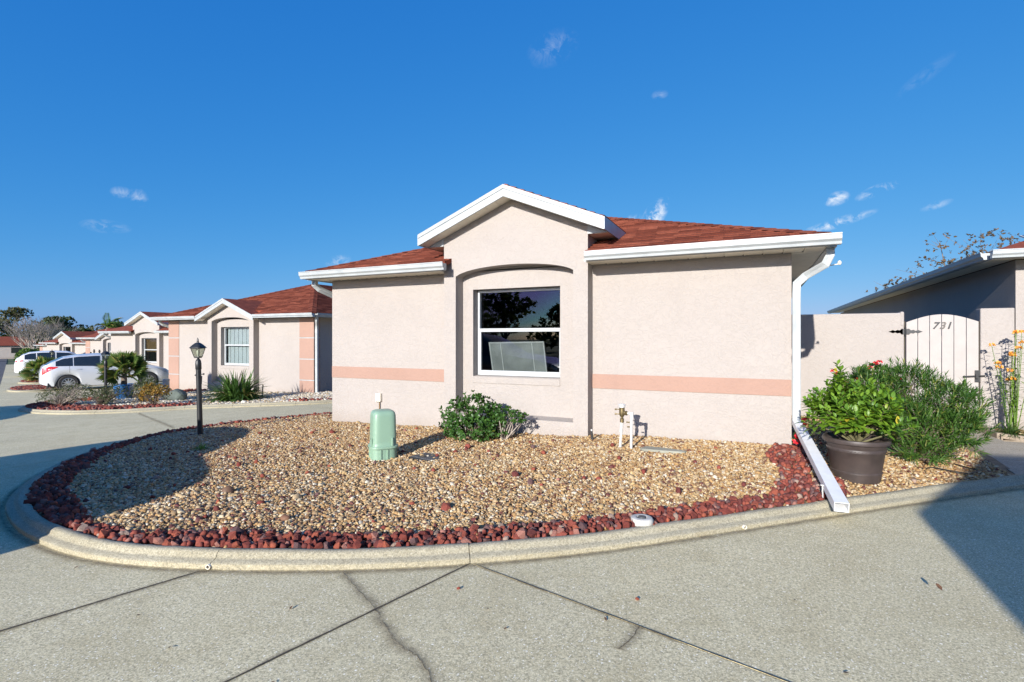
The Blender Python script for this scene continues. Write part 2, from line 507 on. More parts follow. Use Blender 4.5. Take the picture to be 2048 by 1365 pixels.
# ------------------------------------------------------------------ terrain
def terrain(x, y):
    """gentle fall along the street, away from the near house"""
    q = np.maximum(np.minimum((-.931 * np.asarray(x, float) + .365 * np.asarray(y, float) - 4) * .8, 400), -60)
    q = np.log1p(np.exp(np.minimum(q, 40))) / .8 + np.maximum(q - 40, 0) / .8
    return -4.5 * (1 - np.exp(-q / 165))


def T(x, y): return float(terrain(x, y))


def inside(poly, X, Y):
    X = np.asarray(X, float); Y = np.asarray(Y, float)
    res = np.zeros(X.shape, bool); n = len(poly)
    for i in range(n):
        x1, y1 = poly[i]; x2, y2 = poly[(i + 1) % n]
        c = (y1 > Y) != (y2 > Y)
        with np.errstate(divide='ignore', invalid='ignore'):
            res ^= c & (X < (x2 - x1) * (Y - y1) / (y2 - y1 + 1e-12) + x1)
    return res


def dist_line(path, X, Y):
    X = np.asarray(X, float); Y = np.asarray(Y, float)
    d = np.full(X.shape, 1e9)
    for (x1, y1), (x2, y2) in zip(path[:-1], path[1:]):
        vx, vy = x2 - x1, y2 - y1; L = vx * vx + vy * vy + 1e-12
        t = np.clip(((X - x1) * vx + (Y - y1) * vy) / L, 0, 1)
        d = np.minimum(d, np.hypot(X - x1 - t * vx, Y - y1 - t * vy))
    return d


def catmull(pts, k=6):
    out = []
    P = [2 * np.array(pts[0]) - np.array(pts[1])] + [np.array(p, float) for p in pts] + [2 * np.array(pts[-1]) - np.array(pts[-2])]
    for i in range(1, len(P) - 2):
        for j in range(k):
            t = j / k
            a, b, c, d = P[i - 1], P[i], P[i + 1], P[i + 2]
            out.append(tuple(.5 * ((2 * b) + (c - a) * t + (2 * a - 5 * b + 4 * c - d) * t * t + (3 * b - a - 3 * c + d) * t ** 3)))
    out.append(tuple(P[-2]))
    return out


def clip_poly(poly, a, b, c):
    """keep the part of a convex polygon with a*x+b*y <= c"""
    out = []
    for i in range(len(poly)):
        p, q = poly[i], poly[(i + 1) % len(poly)]
        dp, dq = a * p[0] + b * p[1] - c, a * q[0] + b * q[1] - c
        if dp <= 0: out.append(p)
        if (dp < 0 < dq) or (dq < 0 < dp):
            t = dp / (dp - dq)
            out.append((p[0] + (q[0] - p[0]) * t, p[1] + (q[1] - p[1]) * t))
    return out
# ------------------------------------------------------------------ the setting: ground, street, driveway, kerbs, beds
def sheet(name, xs, ys, z_off, mat, mask=None, **kw):
    X, Y = np.meshgrid(xs, ys, indexing='ij')
    Z = terrain(X, Y) + z_off
    V = np.stack([X, Y, Z], -1).reshape(-1, 3)
    ny = len(ys)
    i, j = np.meshgrid(np.arange(len(xs) - 1), np.arange(ny - 1), indexing='ij')
    F = np.stack([i * ny + j, (i + 1) * ny + j, (i + 1) * ny + j + 1, i * ny + j + 1], -1).reshape(-1, 4)
    o = np_mesh(name, V, [F], mat, smooth=True)
    return tag(o, kind='structure', **kw)


gx = np.concatenate([[-900, -600, -420, -300, -220], np.arange(-170, -40, 6), np.arange(-40, 16, 1.5), [20, 26, 34, 45, 60, 90, 140, 220, 400, 900]])
gy = np.concatenate([[-900, -500, -260, -150, -90, -60, -40, -30], np.arange(-24, 40, 1.5), [44, 50, 58, 68, 80, 100, 130, 180, 260, 400, 650, 1000]])
sheet('ground', gx, gy, -0.05, M['grass'], label='mown lawn and open ground reaching the horizon')

# street: its near edge runs from beside the camera away to the far left
SE = (-21.4, 7.85); SD = (-.934, .358)        # a point of the edge and its direction
SN = (-SD[1], SD[0])                          # points away from the houses? (checked below)
if SN[1] > 0: SN = (-SN[0], -SN[1])


def along_street(a, b):
    return (SE[0] + SD[0] * a + SN[0] * b, SE[1] + SD[1] * a + SN[1] * b)


V, F = [], []
ss = list(np.arange(-40, 60, 3.0)) + list(np.arange(60, 260, 10.0))
for a in ss:
    for b in (0, 2, 4, 7.2):
        x, y = along_street(a, b)
        V.append((x, y, T(x, y) - 0.012))
for i in range(len(ss) - 1):
    for j in range(3):
        F.append((i * 4 + j, (i + 1) * 4 + j, (i + 1) * 4 + j + 1, i * 4 + j + 1))
tag(np_mesh('street', V, [np.array(F)], M['asphalt']), kind='structure', label='grey asphalt street running away along the houses')

# driveway: concrete slabs with open sawn joints
drive = empty('driveway', kind='structure', label='shell concrete driveway in large slabs')
SUB = empty  # (kept short below)


def halves(poly, p, q, gap=0.0045):
    """split a convex polygon by the line p-q, leaving a joint"""
    a, b = -(q[1] - p[1]), (q[0] - p[0]); L = math.hypot(a, b); a, b = a / L, b / L
    c = a * p[0] + b * p[1]
    return clip_poly(poly, a, b, c - gap), clip_poly(poly, -a, -b, -c - gap)


# big region on the house side of the street edge
e0, e1 = along_street(70, 0.0), along_street(-75, 0.0)
region = [e0, e1, (60, 44), (-86, 44)]
if sum(region[i][0] * region[(i + 1) % 4][1] - region[(i + 1) % 4][0] * region[i][1] for i in range(4)) < 0: region.reverse()
left, right = halves(region, (-1.738, 3.047), (-2.109, 1.536))
if np.mean([p[0] for p in left]) > np.mean([p[0] for p in right]): left, right = right, left
slabs = list(halves(right, (-1.697, 3.041), (0.123, 2.573)))
rest = left
for x_top, x_bot in ((-3.29, -3.553), (-6.95, -6.93), (-8.55, -8.545), (-11.37, -11.38), (-14.6, -14.6), (-17.8, -17.8), (-21, -21), (-25, -25), (-29.5, -29.5), (-34, -34), (-39, -39), (-45, -45), (-52, -52)):
    a, b = halves(rest, (x_top, 2.22), (x_bot, 1.323)) if x_top > -6 else halves(rest, (x_top, 6.0), (x_bot, 3.0))
    if np.mean([p[0] for p in a]) < np.mean([p[0] for p in b]): a, b = b, a
    if -15 < x_top < -9:
        slabs += list(halves(a, (-13.49, 7.55), (-9.9, 6.2)))
    elif x_top < -15:
        slabs += list(halves(a, (-30, 14.9), (-20, 10.8)))
    else:
        slabs.append(a)
    rest = b
slabs.append(rest)
for poly in slabs:
    if len(poly) < 3: continue
    pieces = [poly]
    for q in np.concatenate([np.arange(0, 12, 1.0), np.arange(12, 110, 3.0)]):        # follow the fall of the ground
        nxt = []
        for p in pieces:
            for s in ((-.931, .365, q), (.931, -.365, -q)):
                c = clip_poly(p, *s)
                if len(c) > 2: nxt.append(c)
        pieces = nxt
    mb = MB()
    for p in pieces:
        mb.add([(x, y, T(x, y)) for x, y in p], [tuple(range(len(p)))])
    n = len(poly)
    for i in range(n):
        (x1, y1), (x2, y2) = poly[i], poly[(i + 1) % n]
        k = max(1, int(math.hypot(x2 - x1, y2 - y1) / 1.0))
        for j in range(k):
            a = (x1 + (x2 - x1) * j / k, y1 + (y2 - y1) * j / k); b = (x1 + (x2 - x1) * (j + 1) / k, y1 + (y2 - y1) * (j + 1) / k)
            mb.add([(a[0], a[1], T(*a)), (b[0], b[1], T(*b)), (b[0], b[1], T(*b) - .04), (a[0], a[1], T(*a) - .04)], [(0, 1, 2, 3)])
    mb.build('concrete_slab', M['concrete'], drive)


def stain_mat(name, col, strength):
    m, n, l, b = new_mat(name)
    uv = n.new("ShaderNodeUVMap").outputs[0]
    sep = n.new("ShaderNodeSeparateXYZ"); l.new(uv, sep.inputs[0])
    co = n.new("ShaderNodeNewGeometry").outputs["Position"]
    nz = noise(n, l, co, 9, 6, 0.7); n2 = noise(n, l, co, 60, 4, 0.7)
    # profile across the ribbon: 1 at the centre, 0 at the rim
    d = math_n(n, l, 'ABSOLUTE', math_n(n, l, 'SUBTRACT', sep.outputs[0], 0.5))
    prof = math_n(n, l, 'SUBTRACT', 1.0, math_n(n, l, 'MULTIPLY', d, 2.0), True)
    prof = math_n(n, l, 'POWER', prof, 1.6)
    a = math_n(n, l, 'MULTIPLY', prof, math_n(n, l, 'MULTIPLY', nz, math_n(n, l, 'ADD', n2, 0.4)))
    a = math_n(n, l, 'MULTIPLY', a, strength * 2.6, True)
    t = n.new("ShaderNodeBsdfTransparent")
    ms = n.new("ShaderNodeMixShader"); l.new(a, ms.inputs[0]); l.new(t.outputs[0], ms.inputs[1]); l.new(b.outputs[0], ms.inputs[2])
    b.inputs["Base Color"].default_value = rgba(col); b.inputs["Roughness"].default_value = 0.9
    l.new(ms.outputs[0], n["Material Output"].inputs["Surface"])
    return m


M['crack'] = basic("crack_dark", (0.07, 0.058, 0.042), 1.0, var=.2)
M['stain'] = stain_mat("damp_stain", (0.22, 0.18, 0.115), 0.36)
M['stain2'] = stain_mat("kerb_foot_stain", (0.20, 0.155, 0.09), 0.42)


def ribbon(name, path, width, z, mat, parent, wob=0.0, seed=0):
    r = random.Random(seed)
    me = bpy.data.meshes.new(name); vs = []; uv = []
    for i, p in enumerate(path):
        a, b = path[max(0, i - 1)], path[min(len(path) - 1, i + 1)]
        dx, dy = b[0] - a[0], b[1] - a[1]; L = math.hypot(dx, dy) or 1
        w = width * (1 + r.uniform(-.5, .5) * wob) / 2
        if wob and i in (0, len(path) - 1): w *= .2
        for s in (-1, 1):
            x, y = p[0] - dy / L * w * s, p[1] + dx / L * w * s
            vs.append((x, y, T(x, y) + z))
    fs = [(2 * i, 2 * i + 1, 2 * i + 3, 2 * i + 2) for i in range(len(path) - 1)]
    me.from_pydata(vs, [], fs)
    ul = me.uv_layers.new(name="UVMap")
    for poly in me.polygons:
        for li in poly.loop_indices:
            vi = me.loops[li].vertex_index
            ul.data[li].uv = (vi % 2, vi // 2 / len(path))
    return link(name, me, mat, parent)


def jitter(path, amp, seed, k=8):
    r = random.Random(seed); p = catmull(path, k)
    return [(x + r.uniform(-amp, amp), y + r.uniform(-amp, amp)) for x, y in p]


crack1 = [(-2.432, 2.598), (-2.198, 2.463), (-1.936, 2.322), (-1.726, 2.168), (-1.586, 2.087), (-1.448, 2.04), (-1.326, 1.955), (-1.253, 1.878), (-1.1, 1.7)]
ribbon('crack', jitter(crack1, .008, 1), .0020, .0025, M['crack'], drive, 1.0, 1)
ribbon('damp_stain', jitter(crack1, .010, 2, 4), .13, .0012, M['stain'], drive, .4, 2)
crack2 = [(-0.551, 2.754), (-0.568, 2.616), (-0.607, 2.495)]
ribbon('crack', jitter(crack2, .003, 3), .003, .0025, M['crack'], drive, 1.0, 3)
ribbon('damp_stain', jitter(crack2, .004, 4), .12, .0012, M['stain'], drive, .4, 4)
for i, (p, q, w) in enumerate([((-1.738, 3.047), (-2.2, 1.2), .06), ((-3.25, 2.3), (-3.65, 1.0), .10), ((-1.69, 3.04), (-.3, 2.68), .05), ((-13.5, 7.55), (-9.9, 6.2), .16)]):
    ribbon('damp_stain', jitter([p, ((p[0] + q[0]) / 2, (p[1] + q[1]) / 2), q], .006, 10 + i), w, .0016 + i * .0003, M['stain'], drive, .4, i)

for i, (p, q) in enumerate([((-1.738, 3.047), (-2.2, 1.166)), ((-3.29, 2.22), (-3.65, .99)), ((-1.697, 3.041), (1.8, 2.142))]):  # dark ribbons painted over the open joints, shading their sunlit sides
    n_ = 40; r_ = random.Random(i)
    ribbon('joint_shade', [(p[0] + (q[0] - p[0]) * k / n_ + r_.uniform(-.0012, .0012), p[1] + (q[1] - p[1]) * k / n_ + r_.uniform(-.0012, .0012)) for k in range(n_ + 1)], .0085, .0034 + .0004 * i, M['crack'], drive, .8, 40 + i)

# ---- kerbs
KERB = [(0, -.06), (0, .030), (.012, .040), (.045, .044), (.060, .052), (.072, .074), (.092, .086), (.135, .084), (.152, .074), (.155, -.06)]


def kerb(path, cuts, name, label):
    root = empty(name, kind='structure', label=label)
    p = catmull(path, 8)
    L = [0]
    for a, b in zip(p[:-1], p[1:]): L.append(L[-1] + math.hypot(b[0] - a[0], b[1] - a[1]))

    def at(s):
        for i in range(len(L) - 1):
            if L[i + 1] >= s:
                t = (s - L[i]) / (L[i + 1] - L[i] + 1e-9)
                return (p[i][0] + (p[i + 1][0] - p[i][0]) * t, p[i][1] + (p[i + 1][1] - p[i][1]) * t)
        return p[-1]
    # cuts are given as points near the path
    cs = [0.0]
    for c in cuts:
        k = min(range(len(p)), key=lambda i: (p[i][0] - c[0]) ** 2 + (p[i][1] - c[1]) ** 2)
        cs.append(L[k])
    cs = sorted(cs) + [L[-1]]
    r = random.Random(len(path))
    for a, b in zip(cs[:-1], cs[1:]):
        if b - a < .05: continue
        n = max(2, int((b - a) / .07))
        pts = [at(a + .003 + (b - a - .006) * i / n) for i in range(n + 1)]
        mb = MB()
        dz = r.uniform(-.003, .003)
        vs = []; m = len(KERB)
        for i, q in enumerate(pts):
            q0, q1 = pts[max(0, i - 1)], pts[min(len(pts) - 1, i + 1)]
            dx, dy = q1[0] - q0[0], q1[1] - q0[1]; l2 = math.hypot(dx, dy) or 1
            nx, ny = -dy / l2, dx / l2                       # inward (left of travel)
            w = 1 + .02 * math.sin(i * .37) + r.uniform(-.012, .012)
            for s, h in KERB:
                x, y = q[0] + nx * s * w, q[1] + ny * s * w
                vs.append((x, y, T(q[0], q[1]) + h * w + dz))
        fs = [(i * m + k, i * m + (k + 1) % m, (i + 1) * m + (k + 1) % m, (i + 1) * m + k) for i in range(len(pts) - 1) for k in range(m)]
        fs += [tuple(range(m - 1, -1, -1)), tuple((len(pts) - 1) * m + k for k in range(m))]
        mb.add(vs, fs)
        mb.build('kerb_segment', M['kerb'], root, smooth=True)
    return root, p


# near bed: travel so that the bed lies to the left (right side first, then round the front to the far left side)
K1 = [(-7.4, 9.9), (-8.35, 8.5), (-8.93, 7.42), (-9.13, 6.87), (-9.31, 6.19), (-9.22, 5.4), (-8.82, 4.62), (-8.07, 3.6), (-7.2, 2.89), (-6.44, 2.45), (-5.80, 2.22),
      (-5.20, 2.086), (-4.481, 2.023), (-3.872, 2.087), (-3.258, 2.267), (-2.702, 2.5), (-2.239, 2.735), (-1.738, 3.047), (-1.003, 3.612), (-0.116, 4.469),
      (0.565, 5.142), (1.505, 6.061), (2.443, 6.947), (3.3, 7.75), (4.6, 8.9)]
kerb1, P1 = kerb(K1, [(-9.3, 6.2), (-7.2, 2.9), (-4.9, 2.05), (-3.26, 2.27), (-1.74, 3.05), (-.116, 4.469), (.55, 5.13), (1.5, 6.06), (2.9, 7.4)], 'kerb', 'pale concrete kerb curving round the near gravel bed')
ribbon('foot_stain', [(x + (b[1] - a[1]) / (math.hypot(b[0] - a[0], b[1] - a[1])) * .035, y - (b[0] - a[0]) / (math.hypot(b[0] - a[0], b[1] - a[1])) * .035) for (x, y), a, b in zip(P1[1:-1], P1[:-2], P1[2:])], .13, .0022, M['stain2'], kerb1, .3, 5)
for (x, y, dx, dy) in ((-3.262, 2.262, .25, -.97), (-.085, 4.49, .7, -.71)):
    mb = MB(); z = T(x, y) + .020
    ring = [(.016, 0), (.016, .018), (.012, .018), (.012, 0)]
    n = 14; a0 = Vector((dx, dy, 0)).normalized(); s = a0.cross(Vector((0, 0, 1))); u = Vector((0, 0, 1))
    vs = []
    for rr, h in ring:
        vs += [Vector((x, y, z)) + a0 * (h - .006) + (s * math.cos(2 * math.pi * k / n) + u * math.sin(2 * math.pi * k / n)) * rr for k in range(n)]
    fs = [(i * n + k, i * n + (k + 1) % n, ((i + 1) % 4) * n + (k + 1) % n, ((i + 1) % 4) * n + k) for i in range(4) for k in range(n)]
    mb.add(vs, fs); mb.build('drain_pipe', M['vinyl'], kerb1, smooth=True)
    mb = MB(); mb.add([Vector((x, y, z)) + a0 * .002 + (s * math.cos(2 * math.pi * k / n) + u * math.sin(2 * math.pi * k / n)) * .0121 for k in range(n)], [tuple(range(n))])
    mb.build('drain_hole', M['crack'], kerb1)

K2 = [(-18.6, 12.5), (-18.75, 10.5), (-18.6, 8.3), (-18.05, 7.25), (-17.3, 6.8), (-16.367, 6.645), (-15.637, 6.644), (-14.725, 6.851), (-13.756, 7.521), (-13.053, 8.40),
      (-12.22, 9.10), (-11.088, 9.9), (-10.34, 10.75), (-9.8, 12.2), (-9.8, 16)]
kerb2, P2 = kerb(K2, [(-17.3, 6.8), (-15.6, 6.64), (-14.4, 7.0), (-13.7, 7.55), (-13.05, 8.4), (-12.2, 9.1), (-11.6, 9.55), (-11.0, 10), (-10.3, 10.8)], 'kerb', 'pale concrete kerb round the planted bed of the second house')

# ---- beds
BED1 = [(x, y) for x, y in P1] + [(4.6, 10.6), (-7.4, 10.6)]
HOUSE1_FRONT = [(-6.98, 7.2), (.39, 7.2)]


def bed_h1(x, y):
    d = dist_line([(-6.98, 9), (-6.98, 7.2), (.39, 7.2), (.39, 9)], x, y)
    k = np.clip(1 - d / 3.2, 0, 1)
    edge = np.clip((dist_line(P1[::4] + [P1[-1]], x, y) - .12) / .7, 0, 1); edge = edge * edge * (3 - 2 * edge)
    wav = .012 * np.sin(np.asarray(x) * 2.1 + 1) * np.sin(np.asarray(y) * 1.7) + .008 * np.sin(np.asarray(x) * 5.3) * np.cos(np.asarray(y) * 4.7)
    rise = .065 + .075 * (np.clip((np.asarray(x) + 5) / 5, 0, 1))
    return terrain(x, y) + .066 + (rise * k * k * (3 - 2 * k) * .9 + wav) * edge


def bed_h2(x, y): return terrain(x, y) + .062 + .03 * np.sin(np.asarray(x) * 1.3) * np.sin(np.asarray(y) * 1.1) * .5


M['fines'] = basic('tan_grit', (0.24, 0.16, 0.09), .95, var=.35, scale=12, bump_s=.5, bump_scale=60)


def bed_sheet(name, poly, hf, cell, parent=None, **kw):
    xs = np.arange(min(p[0] for p in poly), max(p[0] for p in poly), cell); ys = np.arange(min(p[1] for p in poly), max(p[1] for p in poly), cell)
    X, Y = np.meshgrid(xs, ys, indexing='ij')
    ok = inside(poly, X, Y) & (dist_line(poly[:-2], X, Y) > .09) & ~inside(WALK, X, Y)
    Z = hf(X, Y) - .012
    ny = len(ys)
    c = ok[:-1, :-1] & ok[1:, :-1] & ok[1:, 1:] & ok[:-1, 1:]
    i, j = np.nonzero(c)
    F = np.stack([i * ny + j, (i + 1) * ny + j, (i + 1) * ny + j + 1, i * ny + j + 1], -1)
    used, inv = np.unique(F, return_inverse=True)
    V = np.stack([X, Y, Z], -1).reshape(-1, 3)[used]
    o = np_mesh(name, V, [inv.reshape(-1, 4)], M['fines'], parent, smooth=True)
    return tag(o, **kw)


# keep the walk to the gate and the house footprint out of the near bed
WALK = [(2.50, 7.0), (2.62, 8.6), (2.36, 10.75), (3.22, 10.75), (3.22, 9.75), (6.2, 9.55), (6.2, 7.0)]
bed1 = bed_sheet('garden_bed', BED1, bed_h1, .05, kind='structure', label='near garden bed of earth under the gravel')
BED2 = [(x, y) for x, y in P2] + [(-18.6, 16)]
bed2 = bed_sheet('garden_bed', BED2, bed_h2, .15, kind='structure', label='garden bed of earth before the second house')

walk = empty('path', kind='structure', label='concrete path leading to the garden gate')
for poly in ([(2.50, 6.95), (2.58, 8.2), (6.2, 8.6), (6.2, 6.95)], [(2.581, 8.215), (2.63, 8.9), (2.34, 10.64), (3.2, 10.64), (3.2, 9.7), (6.2, 9.5), (6.2, 8.615)]):
    mb = MB(); mb.prism([(x, y, bed_h1(x, y) * 0 - .1) for x, y in poly], (0, 0, .135)); mb.build('concrete_slab', M['path'], walk)

# ---- gravel (uncountable: one scattered object per bed)
M['pebble'] = by_random("river_gravel", [(0.0, (0.47, 0.34, 0.185)), (0.18, (0.40, 0.24, 0.095)), (0.34, (0.56, 0.45, 0.28)), (0.46, (0.27, 0.155, 0.07)), (0.57, (0.48, 0.33, 0.15)), (0.74, (0.60, 0.53, 0.40)),
                                         (0.80, (0.36, 0.21, 0.085)), (0.89, (0.15, 0.085, 0.05)), (0.945, (0.13, 0.04, 0.03))], 0.6, False, 0.15, 8, 0.15)
M['pebble_pale'] = by_random("pale_gravel", [(0.0, (0.52, 0.43, 0.29)), (0.2, (0.60, 0.54, 0.42)), (0.45, (0.45, 0.34, 0.19)), (0.6, (0.62, 0.58, 0.49)), (0.85, (0.32, 0.22, 0.12))], 0.65, False, 0.15, 8, 0.15)
M['lava'] = by_random("red_lava_rock", [(0.0, (0.19, 0.046, 0.034)), (0.22, (0.27, 0.072, 0.050)), (0.45, (0.145, 0.042, 0.036)), (0.60, (0.31, 0.085, 0.050)), (0.74, (0.15, 0.085, 0.08)), (0.86, (0.33, 0.15, 0.115)), (0.95, (0.36, 0.26, 0.20))], 0.9, True, 0.9, 30, 0.35, spec=.2)


def scatter(name, P, S, Rt, mat, subdiv=1, rough_amt=0.0):
    """real stones instanced on points by geometry nodes"""
    me = bpy.data.meshes.new(name)
    me.vertices.add(len(P)); me.vertices.foreach_set("co", np.asarray(P, np.float32).ravel())
    for nm, arr in (("stone_size", S), ("stone_turn", Rt)):
        at = me.attributes.new(nm, 'FLOAT_VECTOR', 'POINT'); at.data.foreach_set("vector", np.asarray(arr, np.float32).ravel())
    o = link(name, me, mat)
    ng = bpy.data.node_groups.new(name, 'GeometryNodeTree')
    ng.interface.new_socket("Geometry", in_out='INPUT', socket_type='NodeSocketGeometry')
    ng.interface.new_socket("Geometry", in_out='OUTPUT', socket_type='NodeSocketGeometry')
    N, L = ng.nodes, ng.links
    gi, go = N.new("NodeGroupInput"), N.new("NodeGroupOutput")
    ico = N.new("GeometryNodeMeshIcoSphere"); ico.inputs["Subdivisions"].default_value = subdiv; ico.inputs["Radius"].default_value = 1.0
    sp = N.new("GeometryNodeSetPosition"); nz = N.new("ShaderNodeTexNoise"); nz.inputs["Scale"].default_value = 1.1
    sub = N.new("ShaderNodeVectorMath"); sub.operation = 'SUBTRACT'; sub.inputs[1].default_value = (.5, .5, .5)
    sc = N.new("ShaderNodeVectorMath"); sc.operation = 'SCALE'; sc.inputs["Scale"].default_value = 0.8
    L.new(nz.outputs["Color"], sub.inputs[0]); L.new(sub.outputs[0], sc.inputs[0]); L.new(ico.outputs["Mesh"], sp.inputs["Geometry"]); L.new(sc.outputs[0], sp.inputs["Offset"])
    sm = N.new("GeometryNodeSetMaterial"); sm.inputs["Material"].default_value = mat; L.new(sp.outputs[0], sm.inputs["Geometry"])
    ss_ = N.new("GeometryNodeSetShadeSmooth"); L.new(sm.outputs[0], ss_.inputs[0])
    iop = N.new("GeometryNodeInstanceOnPoints")
    L.new(gi.outputs[0], iop.inputs["Points"]); L.new(ss_.outputs[0], iop.inputs["Instance"])
    for nm, sock in (("stone_size", "Scale"), ("stone_turn", "Rotation")):
        na = N.new("GeometryNodeInputNamedAttribute"); na.data_type = 'FLOAT_VECTOR'; na.inputs["Name"].default_value = nm
        L.new(na.outputs["Attribute"], iop.inputs[sock])
    L.new(iop.outputs[0], go.inputs[0])
    md = o.modifiers.new("stones", 'NODES'); md.node_group = ng
    return o


def jgrid(poly, step, rng):
    xs = np.arange(min(p[0] for p in poly), max(p[0] for p in poly), step); ys = np.arange(min(p[1] for p in poly), max(p[1] for p in poly), step)
    X, Y = np.meshgrid(xs, ys); X = X.ravel() + rng.uniform(-.5, .5, X.size) * step; Y = Y.ravel() + rng.uniform(-.5, .5, Y.size) * step
    ok = inside(poly, X, Y)
    return X[ok], Y[ok]


def gravel(name, poly, hf, step, size, keep, mat, label):
    X, Y = jgrid(poly, step, rng)
    ok = keep(X, Y); X, Y = X[ok], Y[ok]
    n = len(X)
    s = size * np.exp(rng.normal(0, .33, n))
    S = np.stack([s * rng.uniform(.9, 1.35, n), s * rng.uniform(.7, 1.05, n), s * rng.uniform(.45, .75, n)], -1)
    Z = hf(X, Y) + rng.uniform(-.006, .010, n)
    Rt = np.stack([rng.normal(0, .45, n), rng.normal(0, .45, n), rng.uniform(0, 6.28, n)], -1)
    o = scatter(name, np.stack([X, Y, Z], -1), S, Rt, mat)
    return tag(o, label=label, cat='gravel', kind='stuff')


H1_FOOT = [(-6.98, 7.2), (.39, 7.2), (.39, 11), (-6.98, 11)]


def band1(X, Y):
    """how far a spot lies inside the red rock border (metres from its inner rim; > 0 inside)"""
    d = dist_line(P1, X, Y)
    w = .41 + .05 * np.sin(np.asarray(X) * 3.1) + .05 * np.sin(np.asarray(Y) * 4.3 + 1)
    w = np.where(np.asarray(X) > -.6, w + .03, w)
    w = np.where((np.asarray(X) < -8.0) | ((np.asarray(Y) > 4) & (np.asarray(X) < -7)), w * .78, w)
    w = np.where(np.asarray(X) < -6, w + .03, w)
    side = .19 + .05 * np.sin(np.asarray(Y) * 5) - np.abs(np.asarray(X) - (.36 + (np.asarray(Y) - 6) * -.02))   # strip along the drain trough
    side = np.where((np.asarray(Y) > 5) & (np.asarray(Y) < 7.25), side, -1)
    a = np.where(np.asarray(X) > .75, -1, w - d)
    return np.maximum(a, side)


def keep1(X, Y):
    ok = (dist_line(P1, X, Y) > .15) & ~inside(H1_FOOT, X, Y) & ~inside(WALK, X, Y) & (Y < 10.7)
    ok &= (band1(X, Y) < .03) | (rng.uniform(0, 1, len(X)) < .05)
    ok &= ~((X > 2.4) & (Y > 6.9) & (X > 2.4 + 0 * Y))
    return ok


gravel('gravel', BED1, bed_h1, .0188, .0132, keep1, M['pebble'], 'tan and brown river gravel filling the near bed')
def keep_patch(X, Y):
    p = np.sin(X * 1.1 + 2) * np.sin(Y * 1.6 + .5) + .6 * np.sin(X * 2.7) * np.sin(Y * 3.1)
    return keep1(X, Y) & (rng.uniform(0, 1, len(X)) < np.clip((p - .25) * .55, 0, .5))


M['pebble_brown'] = by_random("brown_gravel", [(0.0, (0.20, 0.10, 0.055)), (0.3, (0.28, 0.16, 0.07)), (0.6, (0.16, 0.06, 0.045)), (0.8, (0.33, 0.22, 0.11))], 0.7, False, 0.15, 8, 0.2)
gravel('gravel', BED1, lambda x, y: bed_h1(x, y) + .004, .036, .0150, keep_patch, M['pebble_brown'], 'drifts of darker brown stones among the tan gravel')
FOOT2 = [(-20.2, 12.4), (-12.8, 12.4), (-12.8, 16), (-20.2, 16)]


def band2(X, Y): return .55 + .5 * (X < -13.5) + .15 * np.sin(X * 1.9) - dist_line(P2, X, Y)


gravel('gravel', BED2, bed_h2, .040, .026, lambda X, Y: (dist_line(P2, X, Y) > .15) & ~inside(FOOT2, X, Y) & (Y < 13) & ((band2(X, Y) < 0) | (X > -13.2)), M['pebble_pale'], 'pale cream gravel before the second pink house')

# ---- red lava rock borders: the largest stones one by one, the rest as one part
def rock_mesh(seed, r=1.0):
    bm = bmesh.new(); bmesh.ops.create_icosphere(bm, subdivisions=1, radius=r)
    q = random.Random(seed)
    planes = [(Vector((q.gauss(0, 1), q.gauss(0, 1), q.gauss(0, 1))).normalized(), q.uniform(.52, .8)) for _ in range(7)]
    for v in bm.verts:
        for nrm, d in planes:
            k = v.co.dot(nrm)
            if k > d * r: v.co -= nrm * (k - d * r)
        v.co *= q.uniform(.9, 1.1)
    me = bpy.data.meshes.new('lava_rock'); bm.to_mesh(me); bm.free()
    me.materials.append(M['lava'])
    return me


ROCKS = [rock_mesh(s) for s in range(10)]


def lava(bed, poly, band, hf, step, size, singles, extra=None, keep=None):
    X, Y = jgrid(poly, step, rng)
    ok = (band(X, Y) > 0)
    if keep is not None: ok &= keep(X, Y)
    X, Y = X[ok], Y[ok]
    if extra is not None: X, Y = np.concatenate([X, extra[0]]), np.concatenate([Y, extra[1]])
    n = len(X)
    lay = rng.uniform(0, 1, n)
    Z = hf(X, Y) + .002 + .022 * lay
    s = size * np.exp(rng.normal(0, .25, n))
    order = np.argsort(-(s / np.hypot(X, Y)))
    Vs, Fs, off = [], [], 0
    icos = [(np.array([v.co[:] for v in m.vertices]), np.array([p.vertices[:] for p in m.polygons])) for m in ROCKS]
    for rank, i in enumerate(order):
        e = Euler((rng.uniform(0, 6.3), rng.uniform(0, 6.3), rng.uniform(0, 6.3)))
        k = int(rng.integers(len(ROCKS)))
        if rank < singles:
            o = bpy.data.objects.new('lava_rock', ROCKS[k]); COL.objects.link(o); o.parent = bed
            o.location = (X[i], Y[i], Z[i]); o.rotation_euler = e; o.scale = (s[i] * rng.uniform(.9, 1.2), s[i] * rng.uniform(.75, 1), s[i] * rng.uniform(.7, .95))
        else:
            v, f = icos[k]
            m = np.array(e.to_matrix())
            Vs.append((v * [s[i] * 1.05, s[i] * .9, s[i] * .85]) @ m.T + [X[i], Y[i], Z[i]]); Fs.append(f + off); off += len(v)
    o = np_mesh('lava_rocks', np.concatenate(Vs), [np.concatenate(Fs)], M['lava'], bed)
    tag(o, kind='stuff')


